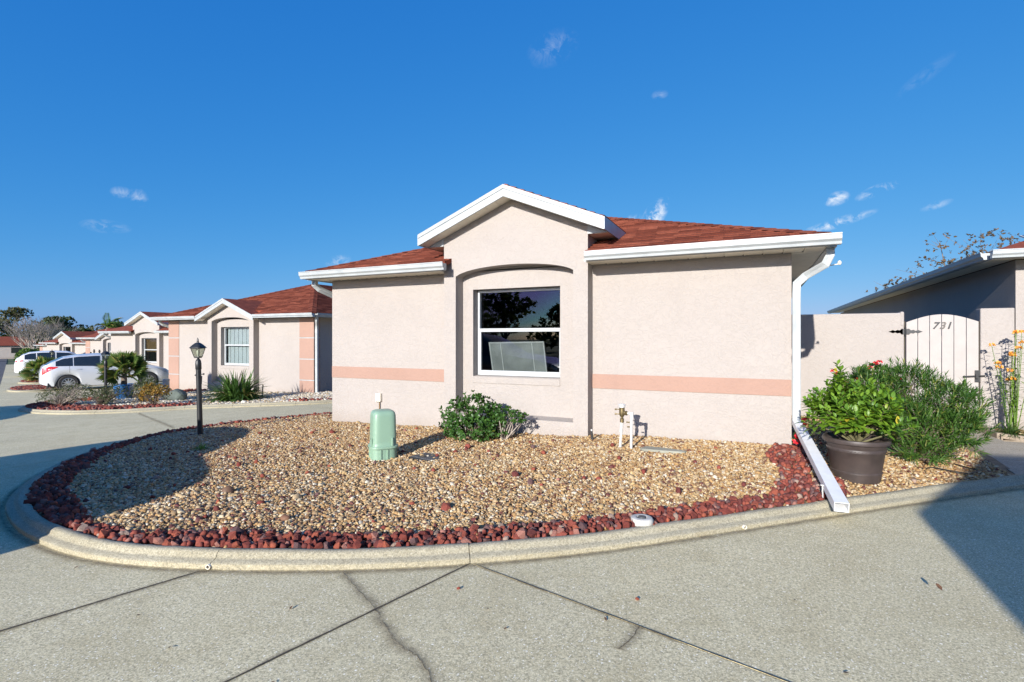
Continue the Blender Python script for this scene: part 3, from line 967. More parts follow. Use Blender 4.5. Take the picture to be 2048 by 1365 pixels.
ex, ey = jgrid(BED1, .22, rng)
okk = keep1(ex, ey) & (rng.uniform(0, 1, len(ex)) < .16)
lava(bed1, BED1, band1, bed_h1, .043, .0335, 300, (ex[okk], ey[okk]), lambda X, Y: (dist_line(P1, X, Y) > .16) & ~inside(H1_FOOT, X, Y))
lava(bed2, BED2, band2, bed_h2, .075, .05, 60, None, lambda X, Y: (dist_line(P2, X, Y) > .16) & (Y < 12.3) & ~((X > -13.2) & (Y < 10.2)))
# ------------------------------------------------------------------ houses
HW = 7.37                     # width of a villa
XC, BW = -3.67, 1.17          # bay centre and half width
PITCH, GP = 0.36, 0.41        # main roof and gable pitches
ZS, ZE = 2.545, 2.66          # soffit and roof edge heights
SHINGLE = MB().add([(-.149, 0, .020), (.149, 0, .020), (.149, .17, .004), (-.149, .17, .004), (-.149, 0, 0), (.149, 0, 0), (.149, .17, -.004), (-.149, .17, -.004)],
                   [(0, 1, 2, 3), (0, 4, 5, 1), (1, 5, 6, 2), (3, 7, 4, 0), (2, 6, 7, 3)]).mesh('shingle')
SHINGLE.materials.append(M['shingle'])


def shingle_plane(poly, O, u, v, parent, single, limit=None):
    """lay overlapping shingles on a roof plane; poly in (u, v) metres. whole ones singly if asked, cut ones joined."""
    O, u, v = Vector(O), Vector(u).normalized(), Vector(v).normalized()
    nrm = u.cross(v)
    if nrm.z < 0: nrm = -nrm; 
    mat3 = Matrix((u, v, nrm)).transposed()
    umin, umax = min(p[0] for p in poly), max(p[0] for p in poly); vmax = max(p[1] for p in poly); vmin = min(p[1] for p in poly)
    q = random.Random(int(umin * 100) + int(O.x * 7)); mb = MB(); cnt = 0; course = 0
    vv = vmin
    if poly_area(poly) < 0: poly = poly[::-1]
    while vv < vmax:
        uu = umin - q.uniform(.05, .3)
        while uu < umax:
            w = .3
            rect = [(uu + .002, vv), (uu + w - .002, vv), (uu + w - .002, vv + .15), (uu + .002, vv + .15)]
            c = rect
            for i in range(len(poly)):
                p1, p2 = poly[i], poly[(i + 1) % len(poly)]
                a, b = (p2[1] - p1[1]), -(p2[0] - p1[0])
                c = clip_poly(c, a, b, a * p1[0] + b * p1[1])
                if len(c) < 3: break
            if len(c) >= 3:
                full = len(c) == 4 and abs(abs(poly_area(c)) - abs(poly_area(rect))) < 1e-4
                lift = q.uniform(0, .003)
                if full and single and (limit is None or cnt < limit):
                    o = bpy.data.objects.new('shingle', SHINGLE); COL.objects.link(o); o.parent = parent
                    p = O + u * (uu + .15) + v * vv + nrm * (.004 + lift)
                    o.matrix_local = Matrix.Translation(p) @ mat3.to_4x4(); cnt += 1
                else:
                    top = []; bot = []
                    for (a, b) in c:
                        k = 1 - (b - vv) / .15
                        top.append(O + u * a + v * b + nrm * (.006 + lift + .017 * k)); bot.append(O + u * a + v * b + nrm * .001)
                    n = len(c)
                    mb.add(top + bot, [tuple(range(n))] + [(i, n + i, n + (i + 1) % n, (i + 1) % n) for i in range(n)])
            uu += w
        vv += .138; course += 1
    if mb.f:
        o = mb.build('shingles', M['shingle'], parent); tag(o, kind='stuff')


def poly_area(p):
    return .5 * sum(p[i][0] * p[(i + 1) % len(p)][1] - p[(i + 1) % len(p)][0] * p[i][1] for i in range(len(p)))


GUT = [(0.0, 0.0), (0.075, 0.0), (0.082, 0.03), (0.108, 0.055), (0.112, 0.10), (0.118, 0.105), (0.118, 0.118), (0.104, 0.118), (0.100, 0.10), (0.0, 0.10)]


def gutter(root, a, b, z, out):
    """a, b: ends of the fascia line; out: unit vector pointing away from the house"""
    out = Vector(out); mb = MB()
    pts = [Vector((a[0], a[1], z)) + out * s + Vector((0, 0, h)) for s, h in GUT]
    mb.prism(pts, Vector((b[0] - a[0], b[1] - a[1], 0)))
    return mb.build('gutter', M['white'], root)


def downspout(root, pts, w=.088, d=.068, name='downspout'):
    mb = MB()
    mb.sweep([(-w / 2, -d / 2), (-w / 2 + .008, -d / 2 - .004), (0, -d / 2 + .003), (w / 2 - .008, -d / 2 - .004), (w / 2, -d / 2), (w / 2, d / 2), (-w / 2, d / 2)], pts, up=(0, 1, 0.001))
    return mb.build(name, M['white'], root, smooth=False)


def window(root, x0, x1, z0, z1, y, kind):
    w = bpy.data.objects.new('window', None)
    COL.objects.link(w); w.parent = root; w.empty_display_size = .1
    zm = z0 + (z1 - z0) * .53
    fr = .035
    mb = MB()
    mb.box(x0, x0 + fr, y, y + .07, z0, z1); mb.box(x1 - fr, x1, y, y + .07, z0, z1)
    mb.box(x0 + fr, x1 - fr, y, y + .07, z1 - fr, z1); mb.box(x0 + fr, x1 - fr, y - .012, y + .07, z0, z0 + fr * 1.3)
    mb.build('frame', M['winwhite'], w, bevel=.003)
    mb = MB(); mb.box(x0 + fr, x1 - fr, y - .006, y + .045, zm - .027, zm + .027); mb.build('meeting_rail', M['winwhite'], w, bevel=.003)
    mb = MB()
    mb.box(x0 + fr, x0 + fr + .022, y + .004, y + .04, z0 + fr * 1.3, zm - .027); mb.box(x1 - fr - .022, x1 - fr, y + .004, y + .04, z0 + fr * 1.3, zm - .027)
    mb.box(x0 + fr + .022, x1 - fr - .022, y + .004, y + .04, z0 + fr * 1.3, z0 + fr * 1.3 + .03)
    mb.build('sash', M['winwhite'], w, bevel=.002)
    mb = MB(); mb.box(x0 + fr - .004, x1 - fr + .004, y + .046, y + .050, zm, z1 - fr + .004); mb.build('pane', M['glass'], w)
    mb = MB(); mb.box(x0 + fr + .018, x1 - fr - .018, y + .026, y + .030, z0 + fr, zm - .02); mb.build('pane', M['glass'], w)
    if kind in ('blind', 'wood'):
        n = 13 if kind == 'blind' else 16
        if kind == 'blind':
            for i in range(n):
                a = x0 + fr + (x1 - x0 - 2 * fr) * i / n; b = x0 + fr + (x1 - x0 - 2 * fr) * (i + 1) / n
                mb = MB(); mb.prism([(a + .001, y + .115 + .02 * (i % 2), z0 + .02), (b - .001, y + .125, z0 + .02), (b - .001, y + .127, z0 + .02), (a + .001, y + .118 + .02 * (i % 2), z0 + .02)], (0, 0, z1 - z0 - .05))
                mb.build('blind_slat', M['blind'], w)
        else:
            for i in range(n):
                z = z1 - fr - .04 - i * .043
                mb = MB(); mb.prism([(x0 + fr, y + .09, z - .02), (x0 + fr, y + .12, z + .018), (x0 + fr, y + .123, z + .018), (x0 + fr, y + .093, z - .02)], (x1 - x0 - 2 * fr, 0, 0)); mb.build('blind_slat', M['woodblind'], w)
    return w


M['blind'] = basic("white_blind", (0.62, 0.66, 0.66), .6, var=.06)
M['woodblind'] = basic("brown_wood_blind", (0.22, 0.13, 0.05), .6, var=.3, scale=9)
M['alum'] = basic("aluminium", (0.62, 0.62, 0.60), .4, metal=.3, var=.06)


def make_house(x0, y0, z0, label, group='pink villas along the street', depth=15.0, eave_l=.22, eave_r=.36, trim='band', win='dark', detail=3, spouts=('r', 'l'), low=False):
    """local frame: right front corner at the origin, x to the left negative, y into the plot"""
    h = empty('villa', (x0, y0, z0), label=label, cat='house', group=group)
    st = M['stucco']
    wx0, wx1, wz0, wz1 = -4.44, -2.985, .905, 2.267
    # walls round the window opening, sides and back
    mb = MB()
    mb.box(-HW, wx0, 0, .2, -.9, ZS); mb.box(wx1, 0, 0, .2, -.9, ZS)
    mb.box(wx0, wx1, 0, .2, -.9, wz0); mb.box(wx0, wx1, 0, .2, wz1, ZS)
    mb.box(-HW, -HW + .2, .2, depth, -.9, ZS); mb.box(-.2, 0, .2, depth, -.9, ZS); mb.box(-HW + .2, -.2, depth - .2, depth, -.9, ZS)
    mb.build('wall', st, h)
    # dark room behind the window
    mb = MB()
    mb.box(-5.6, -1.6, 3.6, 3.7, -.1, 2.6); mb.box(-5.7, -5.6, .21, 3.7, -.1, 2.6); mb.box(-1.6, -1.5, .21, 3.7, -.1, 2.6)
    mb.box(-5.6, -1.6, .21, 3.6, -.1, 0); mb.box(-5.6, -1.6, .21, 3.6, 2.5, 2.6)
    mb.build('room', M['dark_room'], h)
    # bay: piers, foot with sloping ledge, arched head up to the gable
    y1 = -.22; rx0, rx1 = XC - .957, XC + .957
    gz = lambda x: (3.13 if low else 3.60) - GP * abs(x - XC)
    def arch(x):
        k = (x - XC) / .957
        return 2.425 + .185 * math.sqrt(max(0, 1 - k * k * .93)) - .185 * math.sqrt(.07) * 1.0 + .035
    mb = MB()
    mb.prism([(XC - BW, y1, -.9), (rx0, y1, -.9), (rx0, y1, gz(rx0)), (XC - BW, y1, gz(XC - BW))], (0, .219, 0))
    mb.prism([(rx1, y1, -.9), (XC + BW, y1, -.9), (XC + BW, y1, gz(XC + BW)), (rx1, y1, gz(rx1))], (0, .219, 0))
    mb.prism([(rx0, y1, -.9), (rx0, -.001, -.9), (rx0, -.001, .345), (rx0, y1, .318)], (rx1 - rx0, 0, 0))
    n = 28
    for i in range(n):
        a = rx0 + (rx1 - rx0) * i / n; b = rx0 + (rx1 - rx0) * (i + 1) / n
        mb.add([(a, y1, arch(a)), (b, y1, arch(b)), (b, y1, gz(b)), (a, y1, gz(a)), (a, -.001, arch(a)), (b, -.001, arch(b)), (b, -.001, gz(b)), (a, -.001, gz(a))],
               [(0, 1, 2, 3), (0, 4, 5, 1), (3, 2, 6, 7), (4, 7, 6, 5)])
    bay = mb.build('bay', st, h)
    if not low:
        mb = MB(); mb.box(XC - BW + .002, XC + BW - .002, 0.0, 1.2, ZS + .02, 2.98); mb.build('bay_cheek', st, h)
    mb = MB(); mb.prism([(wx0 - .0, -.014, .80), (wx0 - .0, .12, .80), (wx0 - .0, .12, .915), (wx0 - .0, -.014, .895)], (wx1 - wx0, 0, 0)); mb.build('sill', st, h, bevel=.004)
    window(h, wx0 + .012, wx1 - .004, .917, wz1 - .008, .13, win)
    # trim
    if trim == 'band':
        for a, b in ((-HW + .0, XC - BW), (XC + BW, 0.0)):
            mb = MB(); mb.box(a + .002, b - .002, -.010, .02, .792, .994); mb.build('trim_band', M['peach'], h, bevel=.002)
    elif trim == 'quoin':
        zs = [-.6, .52, 1.20, 1.885, ZS - .002]
        for a, b in ((-HW - .014, -HW + .60), (-.61, .014)):
            for k in range(4):
                mb = MB(); mb.box(a, b, -.016, .25, zs[k] + .016, zs[k + 1] - .016); mb.build('quoin', M['peach'], h, bevel=.004)
                if k: 
                    mb = MB(); mb.box(a + .004, b - .004, -.004, .246, zs[k] - .014, zs[k] + .014); mb.build('quoin_joint', M['white'], h)
    # main roof
    xl, xr, yf, yb = -HW - eave_l, eave_r, -.42, depth + .35
    half = (xr - xl) / 2; xm = (xl + xr) / 2; zr = ZE + PITCH * half
    b0, b1 = (XC - 1.47, XC + 1.47) if low else (XC - BW + .14, XC + BW + .02)
    top = [(xl, yf, ZE), (b0, yf, ZE), (b0, 0.0, ZE + PITCH * -yf), (b1, 0.0, ZE + PITCH * -yf), (b1, yf, ZE), (xr, yf, ZE), (xr, yb, ZE), (xl, yb, ZE), (xm, yf + half, zr), (xm, yb - half, zr)]
    th = .05
    bot = [(x, y, z - th) for x, y, z in top]
    nT = len(top)
    fs = [(0, 1, 2, 3, 4, 5, 8), (5, 6, 9, 8), (6, 7, 9), (7, 0, 8, 9)]
    mb = MB(); mb.add(top + bot, fs + [tuple(i + nT for i in reversed(f)) for f in fs] + [(i, (i + 1) % 8, (i + 1) % 8 + nT, i + nT) for i in range(8)])
    # gable roof
    zt = 3.23 if low else 3.70; tx = 1.46; yg = -.475; zk = zt - GP * tx
    yk = yf + (zk - ZE) / PITCH; yr = yf + (zt - ZE) / PITCH
    g = [(XC, yg, zt), (XC, yr + .1, zt), (XC - tx, yg, zk), (XC - tx, yk + .1, zk), (XC + tx, yg, zk), (XC + tx, yk + .1, zk)]
    gb = [(x, y, z - .045) for x, y, z in g]
    mb.add(g + gb, [(0, 1, 3, 2), (0, 4, 5, 1), (6, 8, 9, 7), (6, 7, 11, 10), (0, 2, 8, 6), (0, 6, 10, 4), (2, 3, 9, 8), (4, 10, 11, 5)])
    roof = mb.build('roof', M['roof_far'], h)
    if detail >= 2:
        sl = math.sqrt(1 + PITCH ** 2); v = (0, 1, PITCH)
        F = lambda pts: [(x, (y - yf) * sl) for x, y in pts]
        s1 = detail >= 3
        shingle_plane(F([(xl, yf), (b0, yf), (b0, yf + b0 - xl)]), (0, yf, ZE), (1, 0, 0), v, roof, s1)
        shingle_plane(F([(b1, yf), (xr, yf), (b1, yf + xr - b1)]), (0, yf, ZE), (1, 0, 0), v, roof, s1)
        shingle_plane(F([(b0, 0), (b1, 0), (b1, yf + xr - b1), (xm, yf + half), (b0, yf + b0 - xl)]), (0, yf, ZE), (1, 0, 0), v, roof, False)
        shingle_plane([(yf, 0), (yb, 0), (yb - half, half * sl), (yf + half, half * sl)], (xr, 0, ZE), (0, 1, 0), (-1, 0, PITCH), roof, False)
        gs = math.sqrt(1 + GP ** 2)
        shingle_plane([(yg, 0), (yk, 0), (yr, tx * gs), (yg, tx * gs)], (XC + tx, 0, zk), (0, 1, 0), (-1, 0, GP), roof, False)
        shingle_plane([(yg, 0), (yk, 0), (yr, tx * gs), (yg, tx * gs)], (XC - tx, 0, zk), (0, 1, 0), (1, 0, GP), roof, False)
        # caps along the hips
        for sx, xa in ((1, xl), (-1, xr)):
            n = 30
            for i in range(n):
                k0, k1 = half * i / n, half * (i + 1.15) / n
                p = lambda k, w, up: (xa + sx * (k - w * .7), yf + k + w * .7, ZE + PITCH * k + up - abs(w) * .22)
                mb = MB()
                mb.add([p(k0, -.13, .022), p(k0, 0, .03), p(k0, .13, .022), p(k1, -.13, .012), p(k1, 0, .02), p(k1, .13, .012), p(k0, -.13, .006), p(k0, 0, .012), p(k0, .13, .006)],
                       [(0, 1, 4, 3), (1, 2, 5, 4), (0, 6, 7, 1), (1, 7, 8, 2)])
                mb.build('ridge_cap', M['shingle'], roof)
    # fascia, gutters
    mb = MB()
    mb.box(xl + .02, b0, yf + .0, yf + .02, ZS - .012, ZE - .05); mb.box(b1, xr - .02, yf, yf + .02, ZS - .012, ZE - .05)
    mb.box(xl, xl + .02, yf, yb, ZS - .012, ZE - .05); mb.box(xr - .02, xr, yf, yb, ZS - .012, ZE - .05)
    mb.build('fascia', M['white'], h)
    gutter(h, (xl - .04, yf - .002), (b0 + .03, yf - .002), ZE - .122, (0, -1, 0))
    gutter(h, (b1 + .02, yf - .002), (xr + .10, yf - .002), ZE - .122, (0, -1, 0))
    gutter(h, (xr + .002, yf + .12), (xr + .002, yb), ZE - .122, (1, 0, 0))
    gutter(h, (xl - .002, yf + .12), (xl - .002, yb), ZE - .122, (-1, 0, 0))
    # soffits in vinyl boards
    y_in = -.001
    for a, b in ((xl + .02, XC - BW), (XC + BW, xr - .02)):
        if detail >= 3:
            k = int((b - a) / .205)
            for i in range(k):
                p, q = a + (b - a) * i / k, a + (b - a) * (i + 1) / k
                mb = MB(); mb.box(p + .003, q - .003, yf + .02, y_in, ZS - .002, ZS + .012); mb.box(p + .003, p + .02, yf + .02, y_in, ZS - .006, ZS - .002)
                mb.build('soffit_board', M['vinyl'], h)
                mb = MB(); mb.box(p - .012, p + .001, -.075, -.03, ZS - .0075, ZS - .0062); mb.build('vent_slot', M['crack'], h)
        mb = MB(); mb.box(a, b, yf + .02, y_in, ZS + .013, ZS + .02); mb.build('soffit', M['vinyl'], h)
    for a, b in ((0.001, xr - .02), (xl + .02, -HW - .001)):
        if detail >= 3:
            for i in range(8):
                mb = MB(); mb.box(a, b, i * .2 + .003, i * .2 + .197, ZS - .002, ZS + .012); mb.build('soffit_board', M['vinyl'], h)
        mb = MB(); mb.box(a, b, -.0, yb, ZS + .013, ZS + .02); mb.build('soffit', M['vinyl'], h)
    # rake boards, their soffits, eave returns
    for s in (-1, 1):
        mb = MB()
        mb.prism([(XC, yg - .022, zt - .012), (XC + s * (tx + .0), yg - .022, zk - .012), (XC + s * (tx + .0), yg - .022, zk - .165), (XC, yg - .022, zt - .165)], (0, .022, 0)); mb.build('rake_board', M['white'], h)
        mb = MB()
        mb.prism([(XC, yg - .034, zt + .004), (XC + s * (tx + .006), yg - .034, zk + .002), (XC + s * (tx + .006), yg - .034, zk - .055), (XC, yg - .034, zt - .055)], (0, .011, 0)); mb.build('drip_edge', M['white'], h)
        k = 9 if detail >= 3 else 1
        for i in range(k):
            a = tx * i / k + (.0 if i == 0 else .003); b = tx * (i + 1) / k - .003
            z = lambda t: zt - GP * t - .150
            mb = MB(); mb.prism([(XC + s * a, yg, z(a)), (XC + s * b, yg, z(b)), (XC + s * b, yg, z(b) + .01), (XC + s * a, yg, z(a) + .01)], (0, -.219 - yg, 0)); mb.build('soffit_board', M['vinyl'], h)
        mb = MB()
        xa, xb = XC + s * (tx - .001), XC + s * (tx + .02)
        mb.box(min(xa, xb), max(xa, xb), yg - .02, yk + .02, zk - .165, zk + .001); mb.build('eave_board', M['white'], h)
        if low: continue
        mb = MB(); xa, xb = XC + s * (BW + .001), XC + s * (tx - .002)
        mb.box(min(xa, xb), max(xa, xb), -.22, yk, zk - .16, zk - .145); mb.build('eave_soffit', M['vinyl'], h)
        mb = MB(); mb.prism([(XC + s * (BW + .001), -.235, zk - .158), (XC + s * (tx - .002), -.235, zk - .158), (XC + s * (BW + .001), -.235, zt - GP * BW - .152)], (0, .014, 0)); mb.build('eave_return', M['white'], h)
    # downspouts
    if 'r' in spouts:
        downspout(h, [(xr - .06 + .08, .09 - .30, ZE - .10), (xr - .06 + .08, .09 - .30, ZE - .20), (xr - .02, -.19, ZE - .30), (.15, -.05, ZE - .41), (.055, -.03, ZE - .50), (.05, -.03, ZE - .62), (.05, -.03, .46)])
    if 'l' in spouts:
        downspout(h, [(xl, -.2, ZE - .10), (xl + .0, -.2, ZE - .20), (xl + .03, -.12, ZE - .27), (-HW - .06, .25, ZE - .42), (-HW - .05, .42, ZE - .55), (-HW - .05, .42, .1)])
    return h


M['trough'] = basic('white_plastic_trough', (0.74, 0.75, 0.75), .45, var=.08, scale=9)
H1 = make_house(.389, 7.2, 0.0, 'nearest pale pink villa with peach band, gabled bay and dark window', trim='band', win='dark', detail=3)
# the drain trough that carries the downspout's water over the gravel to the kerb
mb = MB()
a, b = Vector((.05, -.05, .49)), Vector((.235, -2.26, .135))
ax = (b - a).normalized(); side = ax.cross(Vector((0, 0, 1))).normalized(); up = side.cross(ax)
w, d, t = .050, .037, .004
sec = [(-w, d), (w, d), (w, -d), (-w, -d)]; sec2 = [(-w + t, d - t), (w - t, d - t), (w - t, -d + t), (-w + t, -d + t)]
vs = []
for p, grow in ((a, .92), (b, 1.05)):
    vs += [p + side * q[0] * grow + up * q[1] * grow for q in sec] + [p + side * q[0] * grow + up * q[1] * grow for q in sec2]
fs = []
for i in range(4):
    j = (i + 1) % 4
    fs += [(i, j, 8 + j, 8 + i), (4 + i, 12 + i, 12 + j, 4 + j), (8 + i, 8 + j, 12 + j, 12 + i), (i, 4 + i, 4 + j, j)]
mb.add(vs, fs); mb.build('drain_trough', M['trough'], H1)
# outlet box with its conduit on the left wall
mb = MB(); mb.box(-6.32, -6.235, -.055, .0, .41, .55); mb.build('outlet_box', M['outlet'] if 'outlet' in M else M['vinyl'], H1, bevel=.006)
mb = MB(); mb.box(-6.34, -6.32, -.058, -.006, .405, .555); mb.build('outlet_cover', M['alum'], H1, bevel=.003)
mb = MB(); mb.tube([(-6.275, -.025, .41), (-6.275, -.025, -.1)], .009, 8); mb.build('conduit', M['woodblind'], H1)
# small bracket on the eave corner
mb = MB(); mb.tube([(.40, .25, 2.39), (.52, .25, 2.405)], .006, 6); mb.sphere((.53, .25, 2.42), .022, 5, sz=1.3); mb.build('eave_bracket', M['vinyl'], H1)

# insect screen leaning inside the window
scr = empty('insect_screen', (-3.40, 7.54, .94), label='grey insect screen leaning inside the dark window', cat='window screen')
scr.rotation_euler = (R(14), R(-1), 0)
M['mesh'] = basic("grey_screen_mesh", (0.27, 0.28, 0.265), .8, var=.35, scale=3.0)
mb = MB()
for bx in ((-.475, -.455, 0, .52), (.455, .475, 0, .52), (-.455, .455, .50, .52), (-.455, .455, 0, .02)): mb.box(bx[0], bx[1], -.008, .008, bx[2], bx[3])
mb.build('screen_frame', M['alum'], scr)
mb = MB(); mb.box(-.455, .455, -.001, .001, .02, .5); mb.build('screen_mesh', M['mesh'], scr)
mb = MB()
for x in (-.27, .27): mb.box(x - .007, x + .007, -.006, -.002, .02, .5)
mb.build('screen_bar', M['alum'], scr)

H2 = make_house(-12.8, 12.4, -.37, 'second pink villa with peach corner blocks and white blinds in its window', trim='quoin', win='blind', detail=2, spouts=('l',), low=True)
downspout(H2, [(.33, -.2, ZE - .10), (.33, -.2, ZE - .16), (.28, -.15, ZE - .26), (.12, .02, ZE - .38), (.07, .06, ZE - .5), (.07, .06, .12), (-.02, -.02, .02)])
for (x, y, z, lab, tr, wn_) in ((-26.3, 17.4, -.76, 'third pink villa with brown wooden blind in its arched window', 'none', 'wood'),
                               (-39.5, 22.5, -1.10, 'fourth pink villa, with peach corner blocks, beyond the silver car', 'quoin', 'dark'),
                               (-54.1, 26.3, -1.55, 'fifth pink villa, small in the distance, second from the last in the row', 'band', 'dark'),
                               (-69.2, 32.1, -1.92, 'farthest pink villa at the end of the row', 'quoin', 'dark')):
    make_house(x, y, z, lab, trim=tr, win=wn_, detail=1, low=tr == 'quoin')
H0 = make_house(11.02, 10.66, .17, 'pink villa beyond the garden gate, its long side wall in shade', trim='none', win='blind', detail=1, depth=18.6, eave_l=.40, spouts=())
downspout(H0, [(-HW + .22, -.45, ZE - .12), (-HW + .22, -.40, ZE - .24), (-HW + .22, -.05, ZE - .42), (-HW + .22, -.05, ZE - .55), (-HW + .22, -.05, -.1)])
# roof of the right-hand villa shows shingles at its front corner

# villas behind the camera: they throw the shade on the right and show in the window glass
def back_house(prof, y_front, depth, label):
    h = empty('villa', (0, y_front, 0), label=label, cat='house')
    mb = MB(); wall = [(prof[0][0] + .03, 0, 0)] + [(x + (.03 if i == 0 else -.03 if i == len(prof) - 1 else 0), 0, z - .1) for i, (x, z) in enumerate(prof)] + [(prof[-1][0] - .03, 0, 0)]
    mb.prism(wall, (0, -depth, 0)); mb.build('wall', M['stucco'], h)
    mb = MB()
    for (xa, za), (xb, zb) in zip(prof[:-1], prof[1:]):
        mb.prism([(xa, .35, za), (xb, .35, zb), (xb, .35, zb - .12), (xa, .35, za - .12)], (0, -depth - .6, 0))
    mb.build('roof', M['roof_far'], h)
    mb = MB(); xm = (prof[0][0] + prof[-1][0]) / 2
    mb.box(xm - .7, xm + .7, .0, .03, .9, 2.2); mb.build('window', M['carglass'], h)
    return h


back_house([(1.05, 2.98), (2.25, 3.92), (5.0, 4.1), (8.7, 2.98)], -4.35, 9, 'pink villa behind the viewer on the right, casting the shade')
# ------------------------------------------------------------------ garden wall and gate
gw = empty('garden_wall', (0, 10.65, 0), label='plain pale pink garden wall left of the gate', cat='wall')
mb = MB(); mb.box(.2, 2.235, 0, .2, -.2, 1.925); mb.build('wall', M['stucco'], gw, bevel=.02)
mb = MB(); mb.box(2.18, 2.235, -.008, .208, 1.70, 1.945); mb.build('wall_end', M['stucco'], gw, bevel=.02)
gp = empty('gate_pillar', (0, 10.65, 0), label='short pink pillar right of the gate, against the shaded villa', cat='pillar')
mb = MB(); mb.box(3.222, 3.64, 0, .2, -.2, 1.975); mb.build('pillar', M['stucco'], gp, bevel=.018)
M['gate'] = basic("painted_gate_boards", (0.385, 0.352, 0.325), .7, var=.06, scale=5, bump_s=.12, bump_scale=30)
gate = empty('garden_gate', (2.262, 10.66, 0), label='arched pale wooden board gate with black hinge, latch and house number', cat='gate')
gwid = .945; nb = 6
ztop = lambda x: 1.765 + .125 * math.sin(math.pi * min(max(x / gwid, 0), 1))
for i in range(nb):
    a, b = gwid * i / nb + .004, gwid * (i + 1) / nb - .004
    dy = random.uniform(0, .005)
    xs = [a + (b - a) * k / 4 for k in range(5)]
    mb = MB(); mb.prism([(a, dy, .07 + .004 * (i % 2)), (b, dy, .07)] + [(x, dy, ztop(x)) for x in reversed(xs)], (0, .022, 0)); mb.build('board', M['gate'], gate, bevel=.002)
mb = MB()
for z in (.35, 1.45): mb.box(.02, gwid - .02, .03, .065, z, z + .09)
mb.build('cross_rail', M['gate'], gate)
mb = MB(); mb.box(-.022, -.006, .02, .05, .0, 1.78); mb.box(gwid + .005, gwid + .014, .02, .05, 0, 1.78); mb.build('gate_gap', M['crack'], gate)
# ornate strap hinge
hz = 1.61
mb = MB(); mb.tube([(-.012, -.012, hz - .07), (-.012, -.012, hz + .07)], .014, 10)
for s in (-1, 1):
    out = [(0, .045), (.05, .05), (.075, .022), (.11, .030), (.14, .012), (.17, .028), (.20, .014), (.235, 0)]
    pts = [(-.012 + s * x, -.004, hz + z) for x, z in out] + [(-.012 + s * x, -.004, hz - z) for x, z in reversed(out[:-1])]
    mb.prism(pts, (0, -.006, 0))
mb.build('hinge', M['black'], gate)
mb = MB(); mb.tube([(-.012, -.012, .46), (-.012, -.012, .6)], .014, 10); mb.prism([(-.2, -.004, .53), (0, -.004, .56), (.2, -.004, .53), (0, -.004, .50)], (0, -.006, 0)); mb.build('hinge', M['black'], gate)
# latch
mb = MB(); mb.box(gwid - .055, gwid + .012, -.012, -.002, .80, .99); mb.tube([(gwid - .19, -.025, .885), (gwid + .065, -.025, .905)], .013, 8); mb.box(gwid - .05, gwid - .02, -.05, -.012, .86, .93); mb.sphere((gwid - .19, -.025, .885), .018, 5)
mb.build('latch', M['black'], gate)
M['worn'] = basic("worn_black_paint", (0.16, 0.145, 0.13), .8, var=.5, scale=30)


def digit(ch, x, z, size, mat, parent):
    cu = bpy.data.curves.new('house_number', 'FONT'); cu.body = ch; cu.size = size; cu.shear = .28; cu.extrude = .003; cu.offset = .0035; cu.align_x = 'CENTER'
    tmp = bpy.data.objects.new('house_number', cu); COL.objects.link(tmp)
    dg = bpy.context.evaluated_depsgraph_get()
    me = bpy.data.meshes.new_from_object(tmp.evaluated_get(dg)); bpy.data.objects.remove(tmp)
    me.materials.clear(); me.materials.append(mat)
    o = link('house_number', me, None, parent); o.location = (x, -.006, z); o.rotation_euler = (R(90), 0, 0)
    return o


digit('7', .385, 1.655, .155, M['black'], gate)
digit('3', .478, 1.655, .155, M['worn'], gate)
digit('1', .56, 1.655, .155, M['black'], gate)

# ------------------------------------------------------------------ telecom pedestal
M['green'] = basic("pale_green_plastic", (0.225, 0.35, 0.25), .42, var=.07, scale=3)
bz = float(bed_h1(-4.17, 5.15))
ped = empty('utility_pedestal', (-4.17, 5.15, bz), R(-38), label='pale green plastic utility pedestal standing in the gravel', cat='utility box')
mb = MB()
prof = [(.132, .20), (.131, .3), (.128, .45), (.126, .53), (.120, .562), (.106, .583), (.085, .594), (.04, .599), (.001, .60)]
mb.lathe(prof, 48, power=5.0); mb.build('cover', M['green'], ped, smooth=True)
mb = MB(); mb.lathe([(.134, .135), (.150, .137), (.153, .15), (.150, .165), (.138, .172), (.133, .21)], 48, power=4.2); mb.build('flange', M['green'], ped, smooth=True)
mb = MB(); mb.lathe([(.136, -.12), (.135, .137)], 48, power=4.0); mb.build('base', M['green'], ped, smooth=True)
for k in range(4):
    a = k * math.pi / 2
    for off in (-.0,):
        d = Vector((math.cos(a), math.sin(a), 0)); s = Vector((-d.y, d.x, 0))
        mb = MB(); c = d * .134 + s * .07
        mb.prism([c - s * .012 + Vector((0, 0, .17)), c + s * .012 + Vector((0, 0, .17)), c + s * .008 + Vector((0, 0, .27)), c - s * .008 + Vector((0, 0, .27))], d * .016); mb.build('rib', M['green'], ped, bevel=.004)
        mb = MB()
        for o2 in (-.055, .02): 
            c2 = d * .132 + s * o2; mb.obox(c2 + Vector((0, 0, .03)), s * .010, d * .012, (0, 0, .10))
        mb.build('base_rib', M['green'], ped, bevel=.004)
d = Vector((0, -1, 0)); 
mb = MB(); mb.tube([(-.0, -.129, .245), (0, -.137, .245)], .012, 12); mb.build('lock', M['crack'], ped)
mb = MB(); mb.box(-.045, .045, -.1315, -.1285, .315, .322); mb.box(-.045, .045, -.1315, -.1285, .30, .305); mb.build('embossed_label', M['green'], ped)

ped.scale = (1.1, 1.1, 1.0)
